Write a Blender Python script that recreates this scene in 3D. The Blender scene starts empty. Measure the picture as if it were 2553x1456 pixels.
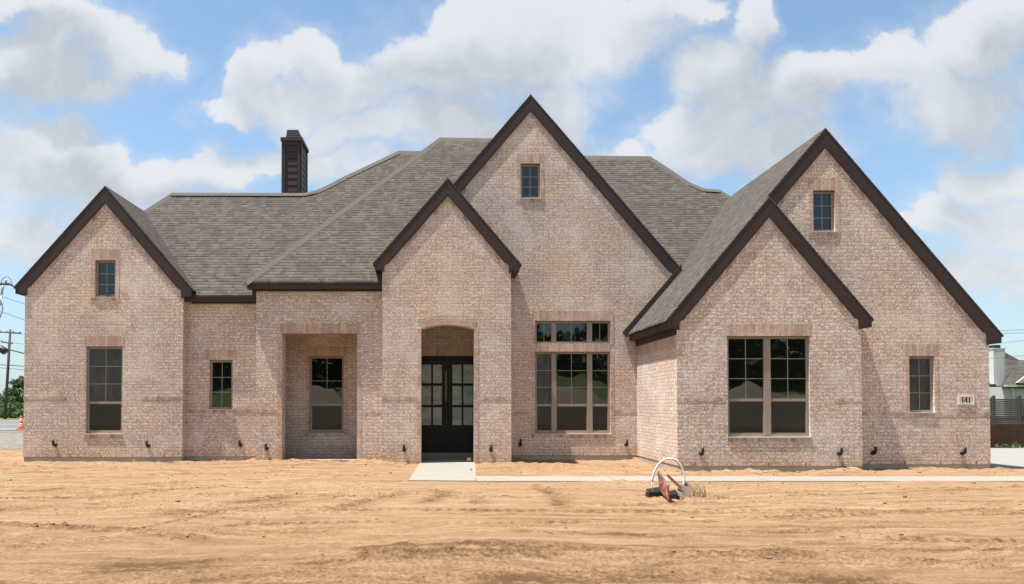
import bpy, bmesh, math, random
import numpy as np
from mathutils import Vector, Matrix
from mathutils.geometry import tessellate_polygon
random.seed(7); np.random.seed(7)
R = math.radians
C = bpy.context.scene.collection
scene = bpy.context.scene

# ------------------------------------------------------------------ camera
CAMZ = 1.38; F = 1850.0; PITCH = R(1.3); CX = 1102.0; CY = 1009 - F*math.tan(PITCH); W_, H_ = 2553.0, 1456.0
cam = bpy.data.objects.new('camera', bpy.data.cameras.new('camera')); C.objects.link(cam)
cam.location = (0, 0, CAMZ); cam.rotation_euler = (R(90)+PITCH, 0, 0)
cam.data.sensor_width = 36; cam.data.lens = F/W_*36
cam.data.shift_x = (W_/2-CX)/W_; cam.data.shift_y = (CY-H_/2)/W_
cam.data.clip_start = 0.1; cam.data.clip_end = 6000
scene.camera = cam

# ------------------------------------------------------------------ light
SUN = Vector((-0.300, -0.074, 1.0)).normalized()
sun = bpy.data.objects.new('sun', bpy.data.lights.new('sun', 'SUN')); C.objects.link(sun)
sun.data.energy = 5.0; sun.data.angle = R(0.53); sun.data.color = (1.0, 0.955, 0.88)
sun.rotation_euler = SUN.to_track_quat('Z', 'Y').to_euler(); sun.location = (-10, -5, 40)
vs = scene.view_settings
vs.view_transform = 'Standard'; vs.look = 'None'; vs.gamma = 1; vs.exposure = 1.15
scene.cycles.use_denoising = True

def ray(px, py):
    xc = (px-CX)/F; yc = (CY-py)/F
    return Vector((xc, math.cos(PITCH)-yc*math.sin(PITCH), math.sin(PITCH)+yc*math.cos(PITCH)))
def P(px, py, D):
    """point of the facade plane at distance D seen at a photo position -> (x, z)"""
    r = ray(px, py); t = D/r.y
    return (r.x*t, r.z*t+CAMZ)
def PX(px, D, py=1000): return P(px, py, D)[0]
def PZ(py, D): return P(1102, py, D)[1]
def G(px, py, z=0.0):
    r = ray(px, py); t = (z-CAMZ)/r.z
    return (r.x*t, r.y*t)

# ------------------------------------------------------------------ nodes helper
class NT:
    def __init__(s, tree): s.t = tree; s.n = tree.nodes; s.l = tree.links
    def new(s, typ, inputs=None, **kw):
        nd = s.n.new(typ)
        for k, v in kw.items(): setattr(nd, k, v)
        for k, v in (inputs or {}).items():
            sock = nd.inputs[k]
            if hasattr(v, 'is_output'): s.l.new(v, sock)
            else: sock.default_value = v
        return nd
    def m(s, op, a, b=None, c=None, clamp=False):
        nd = s.n.new('ShaderNodeMath'); nd.operation = op; nd.use_clamp = clamp
        for i, v in enumerate((a, b, c)):
            if v is None: continue
            if hasattr(v, 'is_output'): s.l.new(v, nd.inputs[i])
            else: nd.inputs[i].default_value = v
        return nd.outputs[0]
    def vm(s, op, a, b=None, scale=None):
        nd = s.n.new('ShaderNodeVectorMath'); nd.operation = op
        for i, v in enumerate((a, b)):
            if v is None: continue
            if hasattr(v, 'is_output'): s.l.new(v, nd.inputs[i])
            else: nd.inputs[i].default_value = v
        if scale is not None:
            if hasattr(scale, 'is_output'): s.l.new(scale, nd.inputs['Scale'])
            else: nd.inputs['Scale'].default_value = scale
        return nd.outputs['Value'] if op in ('LENGTH', 'DOT_PRODUCT', 'DISTANCE') else nd.outputs['Vector']
    def mix(s, f, a, b, blend='MIX'):
        nd = s.n.new('ShaderNodeMix'); nd.data_type = 'RGBA'; nd.blend_type = blend; nd.clamp_factor = True
        for k, v in ((0, f), (6, a), (7, b)):
            if hasattr(v, 'is_output'): s.l.new(v, nd.inputs[k])
            else: nd.inputs[k].default_value = v if k == 0 else (v if len(v) == 4 else (*v, 1))
        return nd.outputs[2]
    def noise(s, vec, scale, detail=3, rough=0.55, dist=0.0, dim='3D'):
        nd = s.n.new('ShaderNodeTexNoise'); nd.noise_dimensions = dim
        if vec is not None: s.l.new(vec, nd.inputs['Vector'])
        nd.inputs['Scale'].default_value = scale; nd.inputs['Detail'].default_value = detail
        nd.inputs['Roughness'].default_value = rough; nd.inputs['Distortion'].default_value = dist
        return nd.outputs['Fac']
    def ramp(s, f, stops, interp='LINEAR'):
        nd = s.n.new('ShaderNodeValToRGB'); nd.color_ramp.interpolation = interp
        e = nd.color_ramp.elements
        while len(e) > 1: e.remove(e[-1])
        e[0].position = stops[0][0]; e[0].color = (*stops[0][1], 1) if not isinstance(stops[0][1], (int, float)) else (*[stops[0][1]]*3, 1)
        for p, c in stops[1:]:
            x = e.new(p); x.color = (*c, 1) if not isinstance(c, (int, float)) else (c, c, c, 1)
        s.l.new(f, nd.inputs[0]); return nd.outputs[0]
    def comb(s, x, y, z):
        nd = s.n.new('ShaderNodeCombineXYZ')
        for i, v in enumerate((x, y, z)):
            if hasattr(v, 'is_output'): s.l.new(v, nd.inputs[i])
            else: nd.inputs[i].default_value = v
        return nd.outputs[0]
    def sep(s, v):
        nd = s.n.new('ShaderNodeSeparateXYZ'); s.l.new(v, nd.inputs[0]); return nd.outputs
    def obj(s): return s.n.new('ShaderNodeTexCoord').outputs['Object']
    def bump(s, h, strength, dist, normal=None):
        nd = s.n.new('ShaderNodeBump'); s.l.new(h, nd.inputs['Height'])
        nd.inputs['Strength'].default_value = strength; nd.inputs['Distance'].default_value = dist
        if normal is not None: s.l.new(normal, nd.inputs['Normal'])
        return nd.outputs[0]

# ------------------------------------------------------------------ sky with clouds
world = bpy.data.worlds.new('World'); scene.world = world; world.use_nodes = True
t = NT(world.node_tree); world.node_tree.nodes.clear()
sky = t.new('ShaderNodeTexSky', sky_type='NISHITA'); sky.sun_disc = False
sky.sun_elevation = math.asin(SUN.z); sky.sun_rotation = math.atan2(SUN.x, SUN.y)
sky.air_density = 1.0; sky.dust_density = 0.6; sky.ozone_density = 1.6; sky.altitude = 200
dirv = t.vm('NORMALIZE', t.n.new('ShaderNodeTexCoord').outputs['Generated'])
dx, dy, dz = t.sep(dirv)
ady = t.m('MAXIMUM', t.m('ABSOLUTE', dy), 0.12)
u = t.m('DIVIDE', dx, ady); v = t.m('DIVIDE', dz, ady)
uv = t.comb(u, v, 0.0)
# turbulence
nv = t.new('ShaderNodeTexNoise', {'Vector': uv, 'Scale': 6.0, 'Detail': 6.0, 'Roughness': 0.55}).outputs['Color']
warp = t.vm('SCALE', t.vm('SUBTRACT', nv, (0.5, 0.5, 0.5)), scale=0.16)
uvw = t.vm('ADD', uv, warp)
def cloud_uv(px, py):
    r = ray(px, py); return (r.x/r.y, r.z/r.y)
BLOBS = [ # px, py, rx, ry
 (40,10,230,60),(200,90,190,100),(330,120,140,80),(60,150,200,70),(180,190,180,50),
 (170,340,120,95),(60,400,170,110),(210,430,180,110),(330,480,230,90),(80,560,240,110),(480,440,180,80),(560,420,140,60),
 (650,170,110,115),(790,140,90,90),(720,250,200,90),(590,280,130,50),(900,220,130,110),(870,330,220,60),
 (1100,150,250,170),(1300,120,300,190),(1480,60,260,120),(1620,20,200,60),(1150,330,250,100),(1380,300,170,160),(750,400,250,60),(900,420,80,40),
 (1860,60,75,140),(1790,190,150,120),(1900,260,230,120),(2050,190,150,100),(2220,170,190,100),(2350,250,230,120),(2450,120,180,110),(2530,60,120,110),(1750,330,190,120),(1900,380,230,80),(1560,400,170,90),
 (2440,430,110,75),(2530,420,90,60),(2380,520,140,80),(2500,560,170,100),(2440,700,200,90),(2300,560,80,40),
 (-260,300,300,160),(-400,80,260,120),(2900,300,330,150),(3000,600,300,120),(-300,620,300,100),(700,-200,300,120),(1500,-300,400,150),(2400,-250,300,120)]
def field(vec):
    acc = None
    for (bx, by, rx, ry) in BLOBS:
        cu, cv = cloud_uv(bx, by)
        d = t.vm('LENGTH', t.vm('MULTIPLY', t.vm('SUBTRACT', vec, (cu, cv, 0)), (F/rx, F/ry, 0)))
        g = t.m('SUBTRACT', 1.0, d)
        if acc is None: acc = g
        else: acc = t.m('SMOOTH_MAX', acc, g, 0.25)
    return acc
fld = field(uvw)
# generic clouds for the rest of the sky
gen = t.m('MULTIPLY', t.m('SUBTRACT', t.noise(dirv, 2.6, 7, 0.55), 0.5), 3.2)
away = t.m('MAXIMUM', t.m('MULTIPLY', t.m('SUBTRACT', t.m('ABSOLUTE', u), 0.95), 3.0, clamp=True), t.m('MULTIPLY', t.m('SUBTRACT', v, 0.62), 3.0, clamp=True))
fld = t.m('ADD', t.m('MULTIPLY', fld, t.m('SUBTRACT', 1.0, away)), t.m('MULTIPLY', gen, away))
det = t.m('MULTIPLY', t.m('SUBTRACT', t.noise(uv, 15.0, 9, 0.62, 0.25), 0.5), 1.15)
det2 = t.m('MULTIPLY', t.m('SUBTRACT', t.noise(uv, 4.5, 4, 0.5, 0.2), 0.5), 0.9)
dens = t.m('ADD', t.m('ADD', fld, det), det2)
above = t.m('ADD', field(t.vm('ADD', uvw, (-0.010, 0.050, 0.0))), t.m('MULTIPLY', det2, 1.0))
under = t.new('ShaderNodeMapRange', {'Value': above, 'From Min': -0.25, 'From Max': 0.55}, interpolation_type='SMOOTHSTEP').outputs[0]
soft = t.m('ADD', 0.26, t.m('MULTIPLY', under, 0.34))
cov = t.new('ShaderNodeMapRange', {'Value': dens, 'From Min': t.m('SUBTRACT', -0.02, t.m('MULTIPLY', under, 0.22)), 'From Max': t.m('ADD', soft, 0.02)}, interpolation_type='SMOOTHSTEP').outputs[0]
wisp = t.new('ShaderNodeMapRange', {'Value': t.m('ADD', dens, t.m('MULTIPLY', t.noise(t.vm('MULTIPLY', uv, (1.0, 1.7, 1.0)), 7.0, 6, 0.6, 0.6), 0.5)), 'From Min': -0.15, 'From Max': 0.75, 'To Max': 0.45}, interpolation_type='SMOOTHSTEP').outputs[0]
cov = t.m('MAXIMUM', cov, wisp)
lum = t.noise(t.vm('ADD', uvw, (3.3, 1.7, 0)), 3.4, 5, 0.5, 0.3)
core = t.m('MULTIPLY', under, t.new('ShaderNodeMapRange', {'Value': lum, 'From Min': 0.28, 'From Max': 0.58}, interpolation_type='SMOOTHSTEP').outputs[0], clamp=True)
bil = t.noise(uvw, 22.0, 5, 0.6, 0.6)
ccol = t.mix(core, (0.368, 0.376, 0.394), (0.248, 0.268, 0.293))
ccol = t.mix(t.new('ShaderNodeMapRange', {'Value': bil, 'From Min': 0.42, 'From Max': 0.62, 'To Max': 0.20}).outputs[0], ccol, (0.395, 0.40, 0.412))
hz = t.new('ShaderNodeMapRange', {'Value': v, 'From Min': 0.0, 'From Max': 0.42, 'To Min': 0.75, 'To Max': 0.0}).outputs[0]
skyc = t.mix(1.0, sky.outputs[0], (1.0, 1.0, 1.0), 'MULTIPLY')
bluefix = t.mix(1.0, skyc, (1.24, 1.29, 1.20), 'MULTIPLY')
bg1 = t.new('ShaderNodeBackground', {'Color': bluefix, 'Strength': 0.075})
hazec = t.new('ShaderNodeBackground', {'Color': (0.165, 0.225, 0.30, 1), 'Strength': 1.0})
ms0 = t.new('ShaderNodeMixShader', {0: t.m('POWER', hz, 1.3), 1: bg1.outputs[0], 2: hazec.outputs[0]})
bg2 = t.new('ShaderNodeBackground', {'Color': ccol, 'Strength': 1.0})
lowfade = t.new('ShaderNodeMapRange', {'Value': v, 'From Min': 0.0, 'From Max': 0.16, 'To Min': 0.15, 'To Max': 0.93}).outputs[0]
ms = t.new('ShaderNodeMixShader', {0: t.m('MULTIPLY', cov, lowfade), 1: ms0.outputs[0], 2: bg2.outputs[0]})
out = t.new('ShaderNodeOutputWorld', {'Surface': ms.outputs[0]})
world.cycles.sampling_method = 'MANUAL'; world.cycles.sample_map_resolution = 512

# ------------------------------------------------------------------ materials
def mat(name):
    m = bpy.data.materials.new(name); m.use_nodes = True; m.node_tree.nodes.clear()
    t = NT(m.node_tree); b = t.new('ShaderNodeBsdfPrincipled'); o = t.new('ShaderNodeOutputMaterial', {'Surface': b.outputs[0]})
    return m, t, b
def setp(t, b, **kw):
    names = {'color': 'Base Color', 'rough': 'Roughness', 'metal': 'Metallic', 'ior': 'IOR', 'normal': 'Normal', 'spec': 'Specular IOR Level'}
    for k, v in kw.items():
        s = b.inputs[names[k]]
        if hasattr(v, 'is_output'): t.l.new(v, s)
        else: s.default_value = (*v, 1) if isinstance(v, tuple) and len(v) == 3 else v
def plain(name, col, rough=0.6, metal=0.0, var=0.12, nscale=6.0, bump=0.0, ior=1.45):
    m, t, b = mat(name)
    o = t.obj(); n = t.noise(o, nscale, 5)
    c = t.mix(n, tuple(x*(1-var) for x in col), tuple(min(1, x*(1+var)) for x in col))
    n2 = t.noise(o, nscale*0.15, 3); c = t.mix(t.m('MULTIPLY', n2, 0.4), c, tuple(x*(1-var*1.6) for x in col))
    setp(t, b, color=c, rough=rough, metal=metal, ior=ior)
    if bump: setp(t, b, normal=t.bump(t.noise(o, nscale*8, 4), bump, 0.01))
    return m
def wall_uv(t):
    o = t.obj(); x, y, z = t.sep(o)
    nrm = t.n.new('ShaderNodeNewGeometry').outputs['Normal']
    nx, ny, nz = t.sep(nrm)
    side = t.m('GREATER_THAN', t.m('ABSOLUTE', nx), 0.6)
    uu = t.m('ADD', t.m('MULTIPLY', x, t.m('SUBTRACT', 1.0, side)), t.m('MULTIPLY', t.m('ADD', y, 0.13), side))
    flat = t.m('GREATER_THAN', t.m('ABSOLUTE', nz), 0.9)
    vv = t.m('ADD', t.m('MULTIPLY', z, t.m('SUBTRACT', 1.0, flat)), t.m('MULTIPLY', y, flat))
    return o, uu, vv, side
def brick(name, bw=0.254, rh=0.0762, off=0.5, tint=(1, 1, 1), white=1.0, hue=None, zoff=0.0):
    m, t, b = mat(name)
    o, uu, vv, side = wall_uv(t)
    wob = t.m('MULTIPLY', t.m('SUBTRACT', t.noise(o, 7.0, 2), 0.5), 0.012)
    wob2 = t.m('MULTIPLY', t.m('SUBTRACT', t.noise(o, 9.0, 2), 0.5), 0.008)
    vec = t.comb(t.m('ADD', uu, wob), t.m('ADD', t.m('ADD', vv, zoff), wob2), 0.0)
    bt = t.new('ShaderNodeTexBrick', {'Vector': vec, 'Scale': 1.0, 'Mortar Size': 0.008, 'Mortar Smooth': 0.3, 'Bias': 0.0,
         'Brick Width': bw, 'Row Height': rh, 'Color1': (0, 0, 0, 1), 'Color2': (1, 1, 1, 1), 'Mortar': (0.5, 0.5, 0.5, 1)}, offset=off, offset_frequency=2)
    r = t.m('ADD', bt.outputs['Color'], 0.0); fac = bt.outputs['Fac']
    base = t.ramp(r, hue or [(0.0, (0.43, 0.325, 0.275)), (0.25, (0.50, 0.38, 0.325)), (0.5, (0.49, 0.415, 0.38)),
                     (0.72, (0.55, 0.43, 0.37)), (0.9, (0.52, 0.43, 0.35)), (1.0, (0.59, 0.50, 0.435))])
    # mottled slurry coat
    st = t.vm('MULTIPLY', o, (1.0, 1.0, 1.5))
    bl = t.noise(st, 26.0, 4, 0.6, 0.6)
    blm = t.ramp(bl, [(0.50, 0.0), (0.57, 1.0)])
    c = t.mix(t.m('MULTIPLY', blm, 0.76*white), base, (0.86, 0.78, 0.70))
    dk = t.ramp(t.noise(t.vm('ADD', st, (5.1, 2.2, 7.7)), 24.0, 3, 0.6, 0.4), [(0.51, 0.0), (0.60, 1.0)])
    c = t.mix(t.m('MULTIPLY', dk, 0.75), c, (0.28, 0.20, 0.175))
    # mortar
    c = t.mix(fac, c, t.mix(t.noise(o, 3.0, 3), (0.35, 0.235, 0.18), (0.46, 0.335, 0.265)))
    # weathering patches
    p1 = t.ramp(t.noise(o, 0.42, 5, 0.6), [(0.40, 0.0), (0.60, 1.0)])
    c = t.mix(t.m('MULTIPLY', p1, 0.55), c, t.mix(1.0, c, (0.74, 0.73, 0.76), 'MULTIPLY'))
    p2 = t.ramp(t.noise(t.vm('ADD', o, (11, 3, 4)), 0.8, 4, 0.6), [(0.50, 0.0), (0.72, 1.0)])
    c = t.mix(t.m('MULTIPLY', p2, 0.55), c, t.mix(1.0, c, (1.10, 0.95, 0.76), 'MULTIPLY'))
    p3 = t.ramp(t.noise(t.vm('ADD', o, (1, 23, 14)), 1.3, 5, 0.6), [(0.50, 0.0), (0.75, 1.0)])
    c = t.mix(t.m('MULTIPLY', p3, 0.45), c, (0.72, 0.65, 0.59))
    c = t.mix(1.0, c, tuple(a*b_ for a, b_ in zip(tint, (1.065, 1.09, 1.085))), 'MULTIPLY')
    zc = t.sep(o)[2]
    splash = t.m('MULTIPLY', t.new('ShaderNodeMapRange', {'Value': t.m('ADD', zc, t.m('MULTIPLY', t.m('SUBTRACT', t.noise(o, 2.5, 5, 0.65), 0.5), 0.55)), 'From Min': -0.03, 'From Max': 0.22, 'To Min': 1.0, 'To Max': 0.0}).outputs[0], 0.55, clamp=True)
    c = t.mix(splash, c, t.mix(1.0, c, (0.93, 0.72, 0.52), 'MULTIPLY'))
    h = t.m('ADD', t.m('MULTIPLY', t.m('SUBTRACT', 1.0, fac), 0.8), t.m('MULTIPLY', t.noise(o, 38.0, 3), 0.45))
    setp(t, b, color=c, rough=0.93, spec=0.2, normal=t.bump(h, 0.5, 0.0045))
    return m
def shingles(name, rowz, w=0.115, bright=1.0):
    m, t, b = mat(name)
    o = t.obj(); x, y, z = t.sep(o)
    nx, ny, nz = t.sep(t.n.new('ShaderNodeNewGeometry').outputs['Normal'])
    side = t.m('GREATER_THAN', t.m('ABSOLUTE', nx), t.m('ABSOLUTE', ny))
    uu = t.m('ADD', t.m('MULTIPLY', x, t.m('SUBTRACT', 1.0, side)), t.m('MULTIPLY', y, side))
    uu = t.m('ADD', uu, t.m('MULTIPLY', t.noise(o, 0.7, 2), 0.06))
    zz = t.m('ADD', t.m('DIVIDE', z, rowz), t.m('MULTIPLY', t.noise(o, 1.5, 2), 0.18))
    row = t.m('FLOOR', zz); fr = t.m('FRACT', zz)
    wn = t.new('ShaderNodeTexWhiteNoise', {'W': row}, noise_dimensions='1D')
    ucell = t.m('ADD', t.m('DIVIDE', uu, w), t.m('MULTIPLY', wn.outputs['Value'], 7.3))
    # irregular tab widths: jitter cell borders
    uj = t.m('ADD', ucell, t.m('MULTIPLY', t.m('SINE', t.m('MULTIPLY', ucell, 2.3)), 0.33))
    cell = t.m('FLOOR', uj)
    wn2 = t.new('ShaderNodeTexWhiteNoise', {'Vector': t.comb(cell, row, 0.0)}, noise_dimensions='2D').outputs['Value']
    c = t.ramp(wn2, [(0.0, (0.078, 0.063, 0.060)), (0.3, (0.090, 0.076, 0.070)), (0.5, (0.101, 0.089, 0.079)), (0.75, (0.113, 0.102, 0.086)), (1.0, (0.132, 0.122, 0.103))])
    c = t.mix(t.m('MULTIPLY', t.noise(o, 60.0, 3), 0.5), c, (0.075, 0.068, 0.060))
    c = t.mix(t.ramp(t.noise(o, 0.5, 3), [(0.35, 0.0), (0.7, 0.35)]), c, t.mix(1.0, c, (0.8, 0.8, 0.82), 'MULTIPLY'))
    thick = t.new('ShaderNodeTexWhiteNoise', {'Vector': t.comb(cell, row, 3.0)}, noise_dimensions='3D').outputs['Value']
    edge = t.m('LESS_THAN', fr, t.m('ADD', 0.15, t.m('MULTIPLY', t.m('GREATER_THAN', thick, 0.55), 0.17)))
    c = t.mix(t.m('MULTIPLY', edge, 0.72), c, (0.012, 0.010, 0.010))  # shadow line along the foot of each shingle row, painted into the colour
    c = t.mix(1.0, c, (bright*.89, bright*.86, bright*.84), 'MULTIPLY')
    h = t.m('ADD', t.m('SUBTRACT', 1.0, fr), t.m('MULTIPLY', t.m('GREATER_THAN', thick, 0.55), 0.5))
    setp(t, b, color=c, rough=0.95, spec=0.2, normal=t.bump(t.m('ADD', h, t.m('MULTIPLY', t.noise(o, 90.0, 2), 0.3)), 0.45, 0.006))
    return m
M = {}
M['brick'] = brick('brick_wall')
SOLD = [(0.0, (0.37, 0.235, 0.185)), (0.3, (0.44, 0.29, 0.23)), (0.6, (0.49, 0.34, 0.275)), (1.0, (0.54, 0.40, 0.335))]
M['soldier'] = brick('brick_soldier', bw=0.0762, rh=100.0, off=0.0, white=0.25, hue=SOLD, zoff=50)
M['stack'] = brick('brick_stack', bw=100.0, rh=0.0762, off=0.0, white=0.5, hue=SOLD, zoff=0)
DARKC = [(0.0, (0.26, 0.155, 0.11)), (0.15, (0.34, 0.215, 0.165)), (0.45, (0.46, 0.33, 0.27)), (1.0, (0.56, 0.44, 0.37))]
M['course'] = brick('brick_sill_course', bw=0.10, rh=100.0, off=0.0, white=0.3, hue=DARKC, zoff=50)
M['shingle'] = shingles('roof_shingles', 0.083)
M['cap'] = plain('ridge_cap_shingle', (0.088, 0.076, 0.069), 0.95, var=0.25, nscale=5, bump=0.3)
M['trim'] = plain('dark_brown_paint', (0.034, 0.0200, 0.0165), 0.55, var=0.10, nscale=1.5, bump=0.05)
M['frame'] = plain('tan_window_frame', (0.275, 0.228, 0.185), 0.45, var=0.05)
M['muntin'] = plain('pale_muntin', (0.26, 0.27, 0.20), 0.5, var=0.04)
M['concrete_base'] = plain('slab_concrete', (0.40, 0.355, 0.29), 0.95, var=0.35, nscale=2.5, bump=0.4)
M['sill'] = plain('mortar_sill', (0.55, 0.49, 0.43), 0.9, var=0.1)
M['door'] = plain('dark_wood_door', (0.0085, 0.0045, 0.0035), 0.6, var=0.2)
M['black'] = plain('black_metal', (0.011, 0.013, 0.014), 0.38, var=0.2)
M['stone'] = plain('cast_stone', (0.74, 0.65, 0.54), 0.9, var=0.08)
M['white'] = plain('white_paint', (0.55, 0.545, 0.52), 0.6, var=0.04)
M['galv'] = plain('galvanised_metal', (0.42, 0.43, 0.44), 0.4, metal=0.6, var=0.1)
M['pole'] = plain('weathered_pole', (0.085, 0.075, 0.066), 0.9, var=0.3)
M['greywood'] = plain('weathered_grey_wood', (0.085, 0.078, 0.072), 0.9, var=0.4, nscale=3)
M['redwood'] = plain('stained_fence', (0.062, 0.028, 0.018), 0.85, var=0.4, nscale=4)
M['ply'] = plain('muddy_plywood', (0.165, 0.115, 0.082), 0.9, var=0.35, nscale=9)
M['mound'] = plain('pale_spoil', (0.30, 0.25, 0.19), 0.95, var=0.3, nscale=1.2, bump=0.5)
M['orange'] = plain('orange_plastic', (0.85, 0.14, 0.035), 0.5, var=0.05)
M['plastic'] = plain('black_plastic', (0.012, 0.014, 0.014), 0.35, var=0.2)
M['soffit'] = plain('dark_porch_ceiling', (0.055, 0.035, 0.026), 0.8, var=0.15)
def glass(name, base, ior, rough, wav=0.0):
    m, t, b = mat(name)
    setp(t, b, color=base, rough=rough, ior=ior)
    if wav:
        setp(t, b, normal=t.bump(t.noise(t.obj(), 1.3, 1), wav, 0.02))
    return m
M['glass'] = glass('window_glass', (0.006, 0.008, 0.006), 1.78, 0.012, 0.22)
M['glass_plain'] = glass('attic_glass', (0.016, 0.020, 0.030), 1.6, 0.02, 0.2)
M['screen'] = glass('screened_glass', (0.010, 0.0085, 0.008), 1.43, 0.05, 0.12)
def hazy():
    m, t, b = mat('grey_streaked_glass')
    o = t.obj(); n = t.noise(t.vm('MULTIPLY', o, (3.0, 1.0, 0.7)), 3.0, 5, 0.6, 1.2)
    c = t.mix(t.ramp(n, [(0.4, 0.0), (0.7, 1.0)]), (0.020, 0.021, 0.020), (0.055, 0.056, 0.053))
    sc = t.ramp(t.noise(o, 4.0, 3, 0.5, 3.0), [(0.492, 0.0), (0.5, 1.0), (0.508, 0.0)])
    c = t.mix(t.m('MULTIPLY', sc, 0.6), c, (0.16, 0.16, 0.155))  # greyer pane with thin pale streaks, as on crinkled film
    setp(t, b, color=c, rough=0.25, ior=1.6); return m
M['hazy'] = hazy()
def obscure():
    m, t, b = mat('obscure_door_glass')
    o = t.obj(); n = t.noise(t.vm('MULTIPLY', o, (1, 1, 0.35)), 45.0, 4, 0.65, 1.5)
    x, y, z = t.sep(o)
    big = t.noise(t.vm('MULTIPLY', o, (1.2, 1.0, 3.2)), 1.7, 4, 0.55, 0.6)
    c = t.mix(t.ramp(n, [(0.35, 0.0), (0.68, 1.0)]), (0.12, 0.17, 0.145), (0.40, 0.50, 0.43))
    c = t.mix(t.ramp(big, [(0.42, 0.0), (0.56, 0.75)]), c, t.mix(t.noise(o, 60, 2), (0.34, 0.37, 0.28), (0.52, 0.55, 0.43)))
    setp(t, b, color=c, rough=0.28, ior=1.6, normal=t.bump(n, 0.5, 0.004))
    tr = t.new('ShaderNodeBsdfTranslucent', {'Color': c}); 
    return m
M['obscure'] = obscure()
def concrete(name, col, dirt, stain=0.5):
    m, t, b = mat(name)
    o = t.obj()
    n = t.noise(o, 30.0, 5); c = t.mix(n, tuple(x*0.93 for x in col), tuple(min(1, x*1.05) for x in col))
    s = t.ramp(t.noise(t.vm('MULTIPLY', o, (0.6, 2.6, 1)), 2.1, 6, 0.65), [(0.52, 0.0), (0.66, 1.0)])
    c = t.mix(t.m('MULTIPLY', s, stain), c, dirt)
    setp(t, b, color=c, rough=0.9, normal=t.bump(t.noise(o, 60, 3), 0.15, 0.003)); return m
M['walk'] = concrete('new_concrete', (0.235, 0.222, 0.195), (0.225, 0.165, 0.11), 0.8)
M['drive'] = concrete('drive_concrete', (0.22, 0.213, 0.197), (0.19, 0.17, 0.14), 0.3)
M['asphalt'] = plain('grey_asphalt', (0.115, 0.115, 0.115), 0.9, var=0.15, nscale=3)
M['paint'] = plain('road_paint', (0.55, 0.55, 0.52), 0.8, var=0.1)
def gravel():
    m, t, b = mat('gravel')
    o = t.obj(); vz = t.new('ShaderNodeTexVoronoi', {'Vector': o, 'Scale': 7.0})
    c = t.mix(vz.outputs['Color'], (0.12, 0.105, 0.085), (0.24, 0.215, 0.175))
    c = t.mix(t.ramp(vz.outputs['Distance'], [(0.35, 0.0), (0.7, 0.8)]), c, (0.10, 0.085, 0.065))
    setp(t, b, color=c, rough=0.95, normal=t.bump(vz.outputs['Distance'], 0.8, 0.05)); return m
M['gravel'] = gravel()
def leafmat(name, c1, c2):
    m, t, b = mat(name)
    o = t.obj(); n = t.noise(o, 1.1, 3); n2 = t.new('ShaderNodeTexWhiteNoise', {'Vector': t.vm('FLOOR', t.vm('SCALE', o, scale=6.0))}, noise_dimensions='3D').outputs['Value']
    c = t.mix(n2, c1, c2); setp(t, b, color=c, rough=0.7); return m
M['leaf'] = leafmat('oak_leaves', (0.030, 0.052, 0.018), (0.085, 0.125, 0.045))
M['leaf2'] = leafmat('bush_leaves', (0.050, 0.085, 0.028), (0.13, 0.175, 0.070))
M['grassblade'] = leafmat('grass_blades', (0.07, 0.11, 0.03), (0.15, 0.17, 0.065))
M['bark'] = plain('tree_bark', (0.07, 0.055, 0.042), 0.95, var=0.3)
def grassy():
    m, t, b = mat('grass_cover')
    o = t.obj(); n = t.noise(o, 1.2, 6, 0.65)
    c = t.ramp(n, [(0.3, (0.045, 0.075, 0.02)), (0.55, (0.10, 0.135, 0.04)), (0.75, (0.19, 0.185, 0.075))])
    setp(t, b, color=c, rough=0.95, normal=t.bump(t.noise(o, 14, 4), 0.6, 0.05)); return m
M['grass'] = grassy()
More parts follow.
